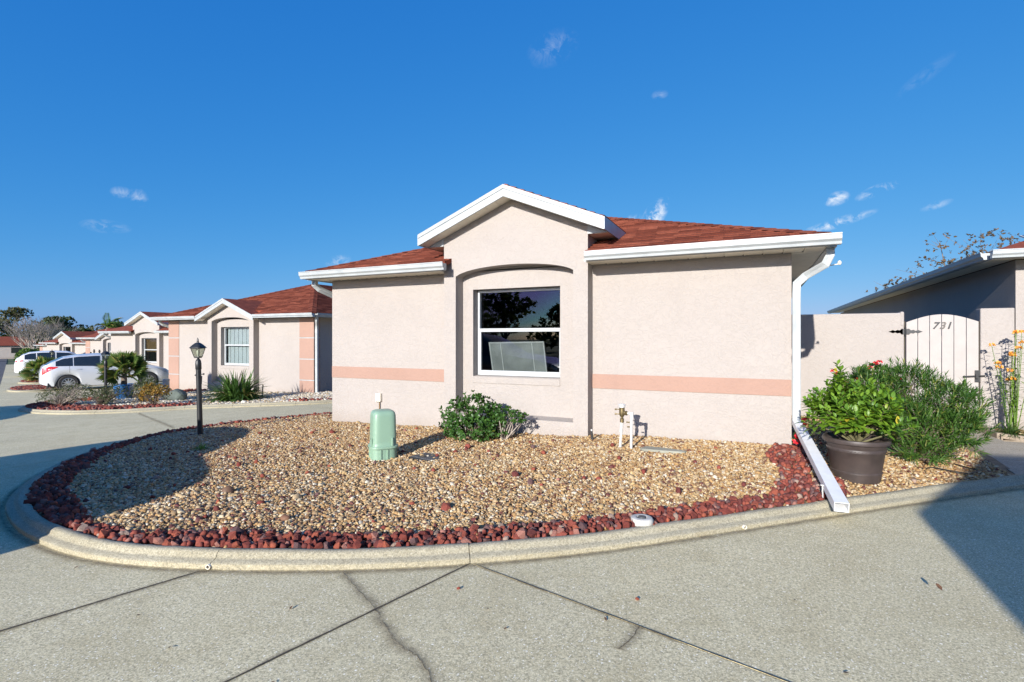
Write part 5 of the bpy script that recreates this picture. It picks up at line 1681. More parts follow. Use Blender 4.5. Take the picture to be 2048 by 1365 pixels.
tips += [(-.14, .02, .66), (-.11, -.02, .62), (-.18, .03, .60), (-.10, .05, .56), (-.44, -.1, .26), (-.48, -.05, .2), (.42, -.1, .28), (.46, -.12, .22), (-.15, .0, .78), (-.12, .02, .72), (-.17, -.02, .70), (-.40, -.2, .30), (.3, -.28, .27), (-.2, -.30, .28), (0.05, -.32, .32)]
LP, LD, LN, LL, LW = [], [], [], [], []
for t in tips:
    t = Vector(t); d = (t - Vector((0, 0, -.15))).normalized()
    for i in range(17):
        f = i / 17
        ang = i * 2.4 + random.random(); p = t - d * (.20 * f)
        side = d.orthogonal().normalized(); side = Matrix.Rotation(ang, 3, d) @ side
        ax = (side * (.55 + .5 * f) + d * (.9 - .6 * f)).normalized()
        LP.append(p + ax * .012); LD.append(ax); LN.append((d + Vector((0, 0, .7))).normalized()); l = random.uniform(.062, .105) * (.7 + .5 * f); LL.append(l); LW.append(l * .52)
leaves_obj('foliage', M['leaf_lime'], hb, np.array(LP), np.array(LD), np.array(LN), np.array(LL), np.array(LW), droop=.28)
stems('branches', M['stalk'], hb, (0, 0, 0), [Vector(t) * .96 for t in tips[::2]], .011, .004, bend=.12)

# ---- narrow-leaved shrub behind the pot
x, y = 1.55, 7.18; bz = float(bed_h1(x, y))
pd = empty('narrow_leaved_shrub', (x, y, bz), label='wide dark green shrub with narrow leaves in front of the gate', cat='shrub')
P, D = blob_tips([(-.32, .12, .70, .36, .34, .34), (.05, .10, .66, .42, .36, .42), (.32, 0, .52, .40, .36, .38), (.05, -.14, .34, .44, .34, .32), (.40, -.06, .34, .3, .3, .28), (-.3, 0, .45, .35, .3, .3), (.52, .06, .58, .16, .2, .3), (.05, -.22, .15, .3, .25, .16)], 980, -.6)
ok = P[:, 2] > .05; P, D = P[ok], D[ok]
LP, LD, LN, LL, LW = [], [], [], [], []
for p, d in zip(P, D):
    p = Vector(p); d = (Vector(d) + Vector((0, 0, .75)) + Vector((random.gauss(0, .25), random.gauss(0, .25), 0))).normalized()
    sl = random.uniform(.10, .19)
    for i in range(15):
        f = i / 15; q = p - d * sl * (1 - f) * 1.0 + d * .02
        side = Matrix.Rotation(i * 2.4 + random.random(), 3, d) @ d.orthogonal().normalized()
        ax = (side * (1.05 - .75 * f) + d * (.35 + .9 * f)).normalized()
        LP.append(q); LD.append(ax); LN.append((d * 1.2 + Vector((0, 0, .5)) - side * .3).normalized()); l = random.uniform(.055, .10); LL.append(l); LW.append(random.uniform(.008, .0125))
leaves_obj('foliage', M['leaf_podo'], pd, np.array(LP), np.array(LD), np.array(LN), np.array(LL), np.array(LW), droop=.22, wide=.35)
stems('branches', M['bark'], pd, (.1, 0, -.02), P[::5] * .93, .010, .003)

# ---- red flowering shrub between the pot and the wall, red flowers at the house corner
x, y = 1.28, 7.72; bz = float(bed_h1(x, y))
rf = empty('red_flowering_shrub', (x, y, bz), label='shrub with clusters of red flowers behind the potted bush', cat='shrub')
P, D = blob_tips([(0, 0, .55, .34, .3, .42), (.12, 0, .82, .25, .2, .2)], 190, -.3)
leaves_obj('foliage', M['leaf_podo'], rf, *rosettes(P, D, 8, .05, .026))
stems('branches', M['bark'], rf, (0, 0, -.02), P[::6], .009, .003)


def flower_heads(parent, centres, mat, size=.018, k=16, name='flower_head'):
    for c in centres:
        n = k; d = rand_dir(n); d[:, 2] = np.abs(d[:, 2]); d[:, 1] -= .3
        P0 = np.array(c) + d * size * .9
        leaves_obj(name, mat, parent, P0, unit(d + .5 * rand_dir(n)), d, np.full(n, size * 1.5), np.full(n, size * 1.25), droop=.3)


flower_heads(rf, [(.02, -.18, 1.03), (.06, -.18, 1.05), (-.04, -.18, .98), (-.38, -.2, .90), (-.42, -.22, .93), (-.20, -.3, .84), (.22, -.28, .86), (-.3, -.28, .78)], M['petal_red'], .016)
x, y = .47, 7.02; bz = float(bed_h1(x, y))
cf = empty('red_flower_clump', (x, y, bz), label='small clump of red flowers at the foot of the downspout', cat='flowers')
P, D = blob_tips([(0, 0, .1, .06, .06, .12)], 30, -.2)
leaves_obj('foliage', M['leaf_dark'], cf, *rosettes(P, D, 5, .035, .018))
flower_heads(cf, [(-.03, -.06, .10), (-.02, -.05, .15), (.02, -.07, .06), (-.01, -.08, .19), (.05, -.08, .36), (.07, -.08, .33)], M['petal_red'], .026)
mb = MB(); mb.tube([(0, 0, 0), (.02, -.02, .2), (.055, -.08, .35)], .005, 6); mb.build('stem', M['leaf_dark'], cf)

# ---- right-hand planter: edging, flowering stems, grassy clump
x, y = 3.9, 9.98
ed = empty('planter_edging', (0, 0, 0), label='low rough stone edging of the small bed by the pillar', cat='edging')
M['edge'] = basic("rough_edging_stone", (0.33, 0.27, 0.20), .9, var=.25, scale=14, bump_s=.6, bump_scale=25)
pts = [(3.24, 10.60), (3.23, 10.25), (3.24, 9.92), (3.55, 9.70), (3.95, 9.62), (4.4, 9.58), (5.0, 9.55)]
for (a, b) in zip(pts[:-1], pts[1:]):
    n = Vector((b[0] - a[0], b[1] - a[1], 0)); t = n.normalized(); s = Vector((-t.y, t.x, 0))
    mb = MB(); mb.obox((a[0] + n.x / 2, a[1] + n.y / 2, .055), n * .49, s * .05, (0, 0, .06 + random.uniform(-.006, .006))); mb.build('edging_stone', M['edge'], ed, bevel=.012)
so = MB(); so.prism([(3.26, 10.64, 0), (3.28, 9.95, 0), (3.6, 9.74, 0), (5, 9.6, 0), (5, 10.64, 0)], (0, 0, .075)); tag(so.build('planter_bed', M['soil']), label='earth of the small bed by the pillar', kind='structure')
X, Y = jgrid([(3.29, 10.6), (3.3, 9.98), (3.6, 9.78), (4.6, 9.68), (4.6, 10.6)], .03, rng); n = len(X); s = .018 * np.exp(rng.normal(0, .25, n))
tag(scatter('gravel', np.stack([X, Y, .078 + rng.uniform(0, .012, n)], -1), np.stack([s * 1.2, s, s * .6], -1), np.stack([rng.normal(0, .4, n), rng.normal(0, .4, n), rng.uniform(0, 6, n)], -1), M['pebble']), 'scattered gravel in the small bed by the pillar', 'gravel', kind='stuff')
fp = empty('orange_flowering_plant', (3.46, 10.2, .08), label='tall leggy plant with orange flowers by the right pillar', cat='plant')
st_, fl_, LP, LD, LN, LL, LW = MB(), [], [], [], [], [], []
for k in range(15):
    a = random.uniform(0, 6.28); r = random.uniform(.0, .26); hgt = random.uniform(.75, 1.42) if k > 2 else 1.5
    b = Vector((random.uniform(-.05, .05), random.uniform(-.05, .05), 0)); t = Vector((math.cos(a) * r, math.sin(a) * r * .7, hgt)); m_ = b.lerp(t, .5) + Vector((0, 0, .05))
    st_.tube([b, b.lerp(m_, .5), m_, m_.lerp(t, .5), t], [.007, .006, .005, .004, .003], 6)
    fl_.append(tuple(t))
    for i in range(30):
        f = .25 + .75 * i / 30; q = b.lerp(m_, f * 2) if f < .5 else m_.lerp(t, f * 2 - 1)
        an = i * 1.57 + k; side = Vector((math.cos(an), math.sin(an), 0))
        LP.append(q); LD.append((side + Vector((0, 0, random.uniform(-.1, .5)))).normalized()); LN.append((0, 0, 1)); l = random.uniform(.06, .11); LL.append(l); LW.append(l * .24)
st_.build('stems', M['leaf_lime'], fp, smooth=True)
leaves_obj('foliage', M['leaf_olive2'] if 'leaf_olive2' in M else M['leaf_lime'], fp, np.array(LP), np.array(LD), np.array(LN, float), np.array(LL), np.array(LW), droop=.3)
flower_heads(fp, fl_, M['petal_orange'], .022, 22)


def strap_plant(root, n, length, width, rise, mat, name='foliage', seg=7, spread=(.2, 1.25), base=.06):
    V, F = [], []; off = 0
    for k in range(n):
        a = random.uniform(0, 6.28); tilt = random.uniform(*spread); l = length * random.uniform(.65, 1.1); w = width * random.uniform(.7, 1.1)
        d = Vector((math.cos(a), math.sin(a), 0)); s = Vector((-d.y, d.x, 0)); p = Matrix.Rotation(random.uniform(-1.2, 1.2), 3, 'Z') @ d * random.uniform(0, base); ang = math.pi / 2 - tilt * .55
        q = []
        for i in range(seg + 1):
            f = i / seg
            ww = w * (1 - f ** 2.2) * (.6 + .4 * min(1, f * 5)) + .001
            q += [p + s * ww / 2 + Vector((0, 0, ww * .25)), p.copy(), p - s * ww / 2 + Vector((0, 0, ww * .25))]
            ang -= (tilt * .9 + random.uniform(-.05, .08)) / seg * 1.3
            p = p + (d * math.cos(ang) + Vector((0, 0, 1)) * math.sin(ang)) * l / seg
        V += [tuple(v) for v in q]
        for i in range(seg):
            for c in (0, 1): F.append((off + i * 3 + c, off + i * 3 + c + 1, off + i * 3 + c + 4, off + i * 3 + c + 3))
        off += len(q)
    V = np.array(V)
    V[:, 2] = np.maximum(V[:, 2], .012)
    return np_mesh(name, V, [np.array(F)], mat, root)


gc = empty('grass_clump', (3.36, 10.0, .08), label='low clump of grassy leaves on the edging by the pillar', cat='plant')
strap_plant(gc, 150, .34, .012, .3, M['leaf_strap'], spread=(.5, 1.7))

# ---- bed of the second house
z = lambda x, y: float(bed_h2(x, y))
x, y = -13.42, 10.15; sy = empty('strap_leaf_plant', (x, y, z(x, y)), label='large clump of dark strap leaves before the second villa', cat='plant')
strap_plant(sy, 460, .95, .06, .6, M['leaf_strap'], spread=(.2, 2.2), base=.34)
mb = MB()
for a, l in ((2.2, 1.0), (.4, .75)): mb.tube([(0, 0, .1), (math.cos(a) * .25, math.sin(a) * .25, .6), (math.cos(a) * .55 * l, math.sin(a) * .5 * l, .78 * l + .05)], [.012, .01, .006], 6)
mb.build('flower_stalk', M['bark'], sy)
x, y = -15.1, 9.42; rk = bpy.data.objects.new('boulder', None)
bm_ = bmesh.new(); bmesh.ops.create_icosphere(bm_, subdivisions=3, radius=.3); q = random.Random(4)
pl = [(Vector((q.gauss(0, 1), q.gauss(0, 1), q.gauss(0, .8))).normalized(), q.uniform(.16, .24)) for _ in range(12)]
for v in bm_.verts:
    v.co.z *= .75
    for nrm, d_ in pl:
        k = v.co.dot(nrm)
        if k > d_: v.co -= nrm * (k - d_)
    v.co.x *= 1.35
me = bpy.data.meshes.new('boulder'); bm_.to_mesh(me); bm_.free()
M['boulder'] = basic("grey_green_boulder", (0.085, 0.105, 0.09), .85, var=.45, scale=5, bump_s=.6, bump_scale=14)
o = link('boulder', me, M['boulder']); o.location = (x, y, z(x, y) + .12); o.scale = (1.0, 1.0, 1.0); tag(o, 'grey green boulder on the edge of the pale gravel', 'boulder')
bpy.data.objects.remove(rk)
x, y = -17.9, 10.9; ps = MB(); ps.lathe([(.105, -.1), (.10, .46), (.11, .465), (.11, .50), (.095, .515), (.001, .52)], 20); o = ps.build('short_bollard', M['chalk'], None, smooth=True); o.location = (x, y, z(x, y)); tag(o, 'short pale round post beyond the orange bush', 'post')

M['blueglaze'] = basic("blue_glazed_ceramic", (0.02, 0.12, 0.32), .15, var=.4, scale=6, coat=1.0)


def fan_palm(x, y, zz, label, trunk_h, R_, n=34, pot_=True, group=None):
    root = empty('fan_palm', (x, y, zz), label=label, cat='palm')
    mb = MB(); mb.tube([(0, 0, -.05), (.01, 0, trunk_h * .5), (0, .01, trunk_h)], [.085, .08, .07], 10); mb.build('trunk', M['bark'], root, smooth=True)
    V, F = [], []; off = 0; stalk = MB()
    for k in range(n):
        a = k * 2.399 + random.random() * .3; el = random.uniform(-.3, 1.45); d = Vector((math.cos(a) * math.cos(el), math.sin(a) * math.cos(el), math.sin(el)))
        base = Vector((0, 0, trunk_h)); c = base + d * R_ * random.uniform(.42, .58)
        stalk.tube([base, base.lerp(c, .5) + Vector((0, 0, .03)), c], [.010, .008, .006], 5)
        s = d.cross(Vector((0, 0, 1))); s = s.normalized() if s.length > .1 else Vector((1, 0, 0)); u = s.cross(d); ph = random.uniform(-1.3, 1.3); s, u = s * math.cos(ph) + u * math.sin(ph), u * math.cos(ph) - s * math.sin(ph)
        for j in range(15):
            t = (j / 14 - .5) * 2.9; ax = (d * math.cos(t) + s * math.sin(t)).normalized(); l = R_ * .5 * (1 - .22 * abs(t)) * random.uniform(.9, 1.1); w = .030 * R_ / .7
            sd = ax.cross(u).normalized(); m_ = c + ax * l * .55 + u * .01; tp = c + ax * l - Vector((0, 0, .06 * l))
            V += [tuple(v) for v in (c, m_ + sd * w, m_ - sd * w, tp)]; F.append((off, off + 2, off + 3, off + 1)); off += 4
    stalk.build('leaf_stalks', M['leaf_palm'], root, smooth=True)
    np_mesh('fronds', np.array(V), [np.array(F)], M['leaf_palm'], root)
    return root


x, y = -17.5, 9.4
bp = empty('blue_pot', (x, y, z(x, y)), label='blue glazed pot holding a fan palm before the silver car', cat='flower pot')
mb = MB(); mb.lathe([(.17, -.05), (.19, .02), (.25, .18), (.265, .30), (.25, .40), (.235, .42), (.255, .44), (.25, .46), (.22, .455), (.21, .40), (.001, .40)], 28); mb.build('pot', M['blueglaze'], bp, smooth=True)
fan_palm(x, y, z(x, y) + .4, 'fan palm with drooping leaves in the blue pot', .38, .74, 60)
x, y = -33.4, 14.1; fan_palm(x, y, T(x, y), 'small fan palm in front of the white car', .45, 1.0, 34)


def wispy(x, y, zz, label, blobs, n, k, L, W, mat, nst, name='dry_shrub', twig='bark', up=.6):
    root = empty(name, (x, y, zz), label=label, cat='shrub')
    P, D = blob_tips(blobs, n, -.3); ok = P[:, 2] > .03; P, D = P[ok], D[ok]
    leaves_obj('foliage', mat, root, *rosettes(P, unit(D + np.array([0, 0, up])), k, L, W))
    stems('stems', M[twig], root, (0, 0, -.02), P[:nst] * np.array([1.05, 1.05, 1.12]), .008, .002, n=4, bend=.12)
    return root


x, y = -16.9, 7.55; wispy(x, y, z(x, y), 'wide dark wiry shrub at the left tip of the second bed', [(0, 0, .22, .62, .45, .26), (.3, .2, .3, .5, .4, .3), (-.35, .0, .2, .4, .35, .22)], 620, 5, .035, .012, M['leaf_olive'], 230, twig='twig')
x, y = -15.9, 8.0; wispy(x, y, z(x, y), 'lower olive shrub right of the wiry one', [(0, 0, .2, .5, .4, .28), (.2, .2, .26, .4, .4, .26)], 380, 6, .04, .015, M['leaf_olive'], 120)
x, y = -15.55, 8.85; wispy(x, y, z(x, y), 'grey green bush in front of the blue pot', [(0, 0, .25, .38, .3, .34), (.1, .1, .45, .22, .2, .25)], 380, 6, .045, .013, M['leaf_olive'], 60)
x, y = -14.25, 8.35; wispy(x, y, z(x, y), 'rusty orange bush at the kerb of the second bed', [(0, 0, .22, .42, .34, .27), (.15, .1, .34, .25, .22, .2), (-.15, 0, .36, .2, .2, .22)], 430, 6, .04, .018, M['leaf_orange'], 50)
for (x, y, hgt, lab) in ((-17.5, 11.85, .55, 'thin dark rod standing at the wall of the second villa'), (-12.95, 10.6, .42, 'thin dark rod right of the strap-leaf clump')):
    mb = MB(); mb.tube([(0, 0, -.05), (.03, 0, hgt)], .010, 6); mb.tube([(.014, 0, hgt * .5), (.034, 0, hgt)], .016, 6); o = mb.build('garden_rod', M['black']); o.location = (x, y, z(x, y)); tag(o, lab, 'rod')

# pruned crape myrtle stump before the third villa
x, y = -21.6, 14.6
cm = empty('pruned_tree', (x, y, T(x, y)), label='small bare pruned tree with knobbly branches before the third villa', cat='tree')
mb = MB(); tips = []
for k in range(7):
    a = k * .9; t = Vector((math.cos(a) * .32, math.sin(a) * .3, 1.25 + .12 * math.sin(k * 2)))
    mb.tube([(math.cos(a) * .05, math.sin(a) * .05, -.1), (math.cos(a) * .08, math.sin(a) * .08, .5), (math.cos(a) * .2, math.sin(a) * .2, .9), t], [.06, .05, .045, .05], 7); tips.append(t)
mb.build('trunk', M['bark'], cm, smooth=True)
mb = MB()
for t in tips:
    for i in range(9):
        d = Vector((random.gauss(0, .6), random.gauss(0, .6), 1)).normalized(); mb.tube([t, t + d * .2, t + d * random.uniform(.3, .55) + Vector((random.gauss(0, .05), 0, 0))], [.012, .008, .003], 4, cap=False)
mb.build('twigs', M['twig'], cm)

# flat metal flowers on the wall of the fourth villa
for i, (dx, dz) in enumerate(((-.95, 1.42), (-.55, 1.62), (-.25, 1.35), (.1, 1.6))):
    mb = MB()
    for k in range(6):
        a = k * math.pi / 3; mb.prism([(0, 0, 0), (math.cos(a - .35) * .11, 0, math.sin(a - .35) * .11), (math.cos(a) * .17, 0, math.sin(a) * .17), (math.cos(a + .35) * .11, 0, math.sin(a + .35) * .11)], (0, .012, 0))
    mb.tube([(0, .006, 0), (.05, .006, -.45)], .012, 5); o = mb.build('wall_ornament', M['black']); o.location = (-39.5 - 5.6 + dx * 1.1, 22.47, -1.10 + dz)
    tag(o, ('leftmost', 'second', 'third', 'rightmost')[i] + ' dark metal flower on the wall of the fourth villa', 'ornament', 'metal flowers on a wall')

# small red rock islands at the ends of the farther driveways
for (x, y, lab) in ((-27.2, 11.2, 'small red rock island with pale kerb beside the silver car'), (-34.2, 14.3, 'farther red rock island with pale kerb before the white car')):
    r_ = empty('rock_island', (x, y, T(x, y)), R(-21), label=lab, cat='planting island')
    mb = MB(); mb.lathe([(1.0, -.05), (1.0, .08), (.9, .10), (.86, .09), (.86, -.05)], 40, sx=1.5, sy=.8, power=2.4, cap=False); mb.build('island_kerb', M['kerb'], r_, smooth=True)
    X, Y = jgrid([(-1.35, -.72), (1.35, -.72), (1.35, .72), (-1.35, .72)], .085, rng); ok = (np.abs(X / 1.28) ** 2.4 + np.abs(Y / .68) ** 2.4) < 1; X, Y = X[ok], Y[ok]
    Vs, Fs, off = [], [], 0
    for a, b in zip(X, Y):
        m_ = ROCKS[random.randrange(10)]; e = np.array(Euler((random.random() * 6, random.random() * 6, 0)).to_matrix()); v = np.array([q_.co[:] for q_ in m_.vertices]) * .065 @ e.T + [a, b, .08]
        Vs.append(v); Fs.append(np.array([p.vertices[:] for p in m_.polygons]) + off); off += len(v)
    tag(np_mesh('lava_rocks', np.concatenate(Vs), [np.concatenate(Fs)], M['lava'], r_), kind='stuff')


# ------------------------------------------------------------------ trees
def tree(x, y, zz, label, hgt, rx, ry, mat, n=900, k=7, L=.20, W=.10, trunk=.22, seed=0, crown_lo=.35, open_=.0, group='trees beyond the houses', name='broadleaf_tree', nb=9):
    q = random.Random(seed)
    root = empty(name, (x, y, zz), label=label, cat='tree', group=group)
    blobs = []
    for i in range(nb):
        a = q.uniform(0, 6.28); r = math.sqrt(q.random()) * .72; f = q.random()
        zc = hgt * (crown_lo + (.86 - crown_lo) * f); s = q.uniform(.26, .46) * (1.15 - .45 * f)
        blobs.append((math.cos(a) * r * rx * (1 - .35 * f), math.sin(a) * r * ry * (1 - .35 * f), zc, rx * s, ry * s, hgt * s * .36))
    P, D = blob_tips(blobs, n, -.7)
    if open_: 
        keep = rng.uniform(0, 1, len(P)) > open_; P, D = P[keep], D[keep]
    leaves_obj('crown', mat, root, *rosettes(P, D, k, L, W, spread=(.3, 1.6)))
    mb = MB(); th = hgt * crown_lo
    mb.tube([(0, 0, -.3), (.1, 0, th * .5), (0, .1, th), (.1, 0, hgt * .7)], [trunk, trunk * .8, trunk * .65, trunk * .2], 9)
    for b in blobs:
        mb.tube([(0, .05, th * q.uniform(.7, 1.1)), (b[0] * .5, b[1] * .5, (th + b[2]) / 2 + .1), (b[0], b[1], b[2])], [trunk * .35, trunk * .2, trunk * .06], 6, cap=False)
        for i in range(5):
            mb.tube([(b[0] * .8, b[1] * .8, b[2] * .9 + th * .1), (b[0] + q.gauss(0, b[3] * .6), b[1] + q.gauss(0, b[4] * .6), b[2] + q.uniform(0, b[5]))], [trunk * .08, trunk * .03], 4, cap=False)
    mb.build('trunk', M['bark'], root, smooth=True)
    return root


def bare_tree(x, y, zz, label, hgt, spread, mat='twig', nmain=12, depth=4, seed=3, group='trees beyond the houses'):
    q = random.Random(seed); root = empty('bare_tree', (x, y, zz), label=label, cat='tree', group=group)
    mb, tw = MB(), MB()

    def grow(p, d, l, r, lev):
        e = p + d * l; m_ = p + d * l * .5 + Vector((q.gauss(0, .04), q.gauss(0, .04), .02)) * l
        (mb if lev < 2 else tw).tube([p, m_, e], [r, r * .8, r * .6], 6 if lev < 2 else 3, cap=False)
        if lev >= depth: return
        for i in range(3 if lev else 4):
            nd = (d + Vector((q.gauss(0, .34), q.gauss(0, .34), q.uniform(.0, .28))) * spread).normalized()
            grow(e if i else m_.lerp(e, .6), nd, l * q.uniform(.55, .8), r * .55, lev + 1)
    for k in range(nmain):
        a = 2 * math.pi * k / nmain + q.uniform(-.2, .2); t = q.uniform(.25, .75) * spread
        grow(Vector((math.cos(a) * .2, math.sin(a) * .2, -.1)), Vector((math.cos(a) * t, math.sin(a) * t, 1)).normalized(), hgt * .36, hgt * .016, 0)
    mb.build('trunk', M[mat], root, smooth=True); tw.build('twigs', M[mat], root)
    return root


def far(px_az, d): return None


# left background, from near to far (positions in metres)
def put(u, d):
    """u: metres right of the view axis, d: metres ahead of the viewer, turned into street axes"""
    c_, s_ = math.cos(R(25.1)), math.sin(R(25.1))
    return (c_ * u - s_ * d, s_ * u + c_ * d)


x, y = put(-82, 90); bare_tree(x, y, -2.6, 'wide bare grey tree at the far end of the street', 8.2, 1.0, nmain=14, depth=4)
TREES = [(-116, 120, 12.4, 6.2, 'leaf_oak2', 'tall brownish green oak at the left edge of the picture'), (-113, 112, 9.0, 5.0, 'leaf_oak', 'dark green oak behind the far left house'),
         (-98, 112, 9.6, 5.5, 'leaf_oak', 'dark oak rising behind the bare grey tree'), (-89, 108, 7.4, 5.0, 'leaf_oak', 'dark bushy tree right of the bare grey tree'),
         (-84, 112, 8.4, 4.6, 'leaf_oak', 'taller dark tree left of the wind-blown palm'), (-79, 114, 8.2, 4.6, 'leaf_oak2', 'brown green tree beside the wind-blown palm'),
         (-93, 106, 6.8, 4.2, 'leaf_oak2', 'lower brown green tree behind the bare twigs'), (-74, 112, 6.6, 5.0, 'leaf_oak', 'dark tree just above the roof of the fifth villa'),
         (-122, 118, 10.2, 6, 'leaf_oak', 'farthest dark oak beyond the left edge'), (-100, 118, 8.4, 7.5, 'leaf_oak', 'broad dark tree mass behind the right half of the bare tree'),
         (-92, 116, 7.6, 7, 'leaf_oak2', 'broad olive tree between the bare tree and the palm'), (-107, 120, 9.2, 7, 'leaf_oak2', 'broad brown green tree behind the crown of the bare tree')]
for i, (u, d, hgt, r_, mt, lab) in enumerate(TREES):
    x, y = put(u, d); tree(x, y, -2.9, lab, hgt, r_, r_, M[mt], n=620, k=7, L=.42, W=.24, trunk=.3, seed=20 + i, crown_lo=.3)
x, y = put(-66, 71); root = tree(x, y, -2.0, 'low round green bush at the foot of the bare grey tree', 2.6, 2.0, 1.8, M['leaf_podo'], n=500, k=7, L=.22, W=.12, trunk=.1, seed=50, crown_lo=.15, group='bushes at the street end', name='round_bush')
x, y = put(-84, 83); tree(x, y, -2.4, 'bright low hedge bush by the far left house', 1.7, 2.2, 1.6, M['leaf_lime'], n=380, k=7, L=.22, W=.12, trunk=.1, seed=51, crown_lo=.12, group='bushes at the street end', name='round_bush')

# wind-blown palm over the roofs
x, y = put(-46.5, 60); pm = empty('tall_palm', (x, y, -1.8), label='palm with wind-swept fronds showing above the roofs', cat='palm')
hp = 4.6; mb = MB(); mb.tube([(0, 0, -.3), (.05, 0, hp * .5), (0, 0, hp)], [.22, .18, .15], 10); mb.build('trunk', M['bark'], pm, smooth=True)
V, F, off = [], [], 0; rach = MB()
for k in range(26):
    a = k * 2.399; el = random.uniform(-.1, 1.3); d = Vector((math.cos(a) * math.cos(el) + .75, math.sin(a) * math.cos(el) + .3, math.sin(el) + .25)).normalized(); l = random.uniform(1.5, 2.1)
    prev = Vector((0, 0, hp)); dd = d.copy(); pts = [prev.copy()]
    for i in range(9):
        dd = (dd + Vector((.05, .02, -.13))).normalized(); nx = prev + dd * l / 9; pts.append(nx.copy())
        s = dd.cross(Vector((0, 0, 1))).normalized()
        for j in range(3):
            q = prev.lerp(nx, j / 3)
            for sg in (-1, 1):
                ax = (s * sg * .8 + dd * .7 + Vector((.25, .1, -.35))).normalized(); ll = .55 * (1 - abs(i / 9 - .45)) ; w = .03
                V += [tuple(v) for v in (q, q + ax * ll * .5 + dd * w, q + ax * ll, q + ax * ll * .5 - dd * w)]; F.append((off, off + 1, off + 2, off + 3)); off += 4
        prev = nx
    rach.tube(pts, [.02] * 9 + [.006], 4, cap=False)
rach.build('frond_ribs', M['leaf_palm'], pm); np_mesh('fronds', np.array(V), [np.array(F)], M['leaf_podo'], pm)

# far house at the left edge
x, y = put(-101, 103)
fh = empty('far_house', (x, y, -2.35), R(62), label='low white house with brown roof at the far left', cat='house')
mb = MB(); mb.box(-7, 7, 0, 8, -.4, 2.4); mb.build('wall', M['stucco'], fh)
mb = MB(); mb.add([(-7.5, -.5, 2.4), (7.5, -.5, 2.4), (7.5, 8.5, 2.4), (-7.5, 8.5, 2.4), (-3, 4, 4.2), (3, 4, 4.2)], [(0, 1, 5, 4), (1, 2, 5), (2, 3, 4, 5), (3, 0, 4), (0, 3, 2, 1)]); mb.build('roof', M['roof_far'], fh)
mb = MB(); mb.box(-5, -1.5, -.03, .02, .1, 2.1); mb.build('garage_door', M['white'], fh)
mb = MB(); mb.box(1.5, 3.2, -.03, .02, .9, 2.0); mb.build('window', M['tint'], fh)

# right: sparse tree behind the shaded villa, solar lamp on its roof
x, y = 8.9, 33.0; tree(x, y, 0, 'sparse brown-leaved tree behind the shaded villa on the right', 7.6, 3.4, 2.6, M['leaf_brown'], n=1300, k=4, L=.12, W=.07, trunk=.16, seed=77, crown_lo=.4, open_=.3, nb=13)
sl_ = empty('solar_lamp', (3.98, 10.75, 2.98), R(0), label='small solar lamp panel on the roof edge at the right', cat='solar lamp')
mb = MB(); mb.prism([(-.22, -.12, .05), (.30, -.12, .05), (.30, .12, .13), (-.22, .12, .13)], (0, 0, .018)); mb.build('panel_frame', M['white'], sl_)
mb = MB(); mb.prism([(-.19, -.10, .076), (.27, -.10, .076), (.27, .10, .142), (-.19, .10, .142)], (0, 0, .003)); mb.build('solar_panel', M['tint'], sl_)
mb = MB(); mb.box(-.02, .02, -.02, .02, -.12, .07); mb.build('bracket', M['white'], sl_)

# trees across the street behind the viewer (seen only in the window glass)
for i, (x, y, hgt, r_) in enumerate(((-21, -44, 7.6, 4.6), (-27, -41, 8.4, 4.8), (-34, -43, 7.8, 5.2), (-15, -47, 7.2, 4.6), (-41, -40, 8.2, 5))):
    tree(x, y, -.6, ('first', 'second', 'third', 'fourth', 'fifth')[i] + ' tree of the row behind the viewer, mirrored in the window', hgt, r_, r_, M['leaf_oak'], n=420, k=7, L=.42, W=.24, trunk=.25, seed=90 + i, crown_lo=.2, group='trees behind the viewer')

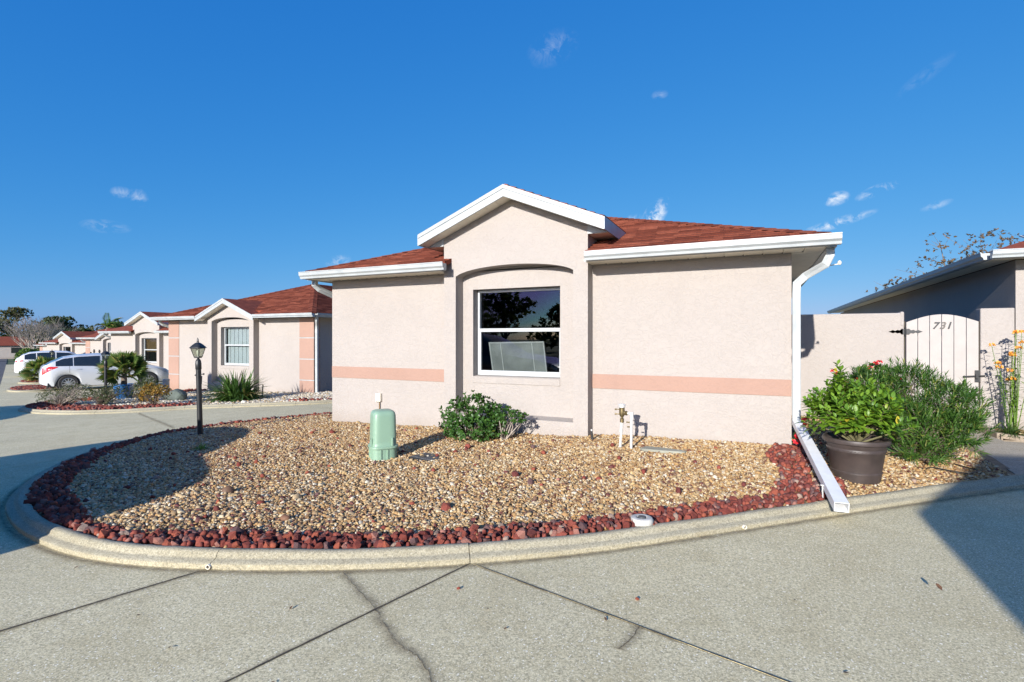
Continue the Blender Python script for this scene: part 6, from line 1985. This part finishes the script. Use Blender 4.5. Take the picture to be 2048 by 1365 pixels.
# odds and ends on the concrete
M['dryleaf'] = basic("dry_brown_leaf", (0.12, 0.06, 0.03), .8, var=.4, scale=30)
for i, (x, y) in enumerate(((-3.05, 1.72), (-2.6, 1.60), (-1.35, 2.58), (-1.18, 2.42), (-.72, 2.72), (-.95, 2.02), (-.22, 2.35), (.35, 2.75), (-2.35, 2.10), (-1.9, 1.62), (-4.1, 1.9), (.2, 3.4))):
    V = leaf_arrays(np.array([[0, 0, 0]]), np.array([[1., 0, .1]]), np.array([[0, 0, 1.]]), np.array([.03 if i % 3 else .018]), np.array([.012]), droop=-.2, fold=.5)
    o = np_mesh('fallen_leaf', V.reshape(-1, 3), [LF3, LF4], M['dryleaf']); o.location = (x, y, T(x, y) + .004); o.rotation_euler = (0, 0, random.uniform(0, 6.28)); tag(o, 'tiny dry brown leaf lying on the concrete', 'leaf', 'dry leaves on the driveway')
for i in range(14):
    x, y = random.uniform(-6, 1.0), random.uniform(3.6, 6.6)
    if float(dist_line(P1, np.array([x]), np.array([y]))[0]) < .3: continue
    V = leaf_arrays(np.array([[0, 0, 0]]), np.array([[1., 0, .2]]), np.array([[0, 0, 1.]]), np.array([random.uniform(.04, .065)]), np.array([.022]), droop=-.2, fold=.6)
    o = np_mesh('fallen_leaf', V.reshape(-1, 3), [LF3, LF4], M['dryleaf']); o.location = (x, y, float(bed_h1(x, y)) + .018); o.rotation_euler = (random.uniform(-.4, .4), random.uniform(-.4, .4), random.uniform(0, 6.28)); tag(o, 'dry brown leaf lying on the tan gravel', 'leaf', 'dry leaves on the gravel')
for i, (x, y) in enumerate(((-1.62, 2.70), (-.62, 3.02), (.02, 2.20))):
    o = link('stray_pebble', ROCKS[i], None); o.location = (x, y, T(x, y) + .008); o.scale = (.014, .012, .010); tag(o, 'stray pebble on the concrete driveway', 'pebble', 'stray pebbles on the driveway')
x, y = -7.0, 4.75; wd = empty('small_weed', (x, y, float(bed_h1(x, y))), label='tiny pale green weed in the gravel near the lamp post', cat='plant')
strap_plant(wd, 40, .13, .012, .1, M['leaf_lime'], spread=(.4, 1.6))
# thin drip hose in the bed by the pot
mb = MB(); mb.tube([(1.05, 6.75, .125), (1.25, 6.62, .118), (1.45, 6.72, .12), (1.7, 6.9, .13), (1.95, 6.78, .12), (2.1, 6.98, .12), (1.95, 7.2, .13)], .007, 6); tag(mb.build('drip_hose', M['black']), 'thin black drip hose looping on the gravel behind the pot', 'hose')
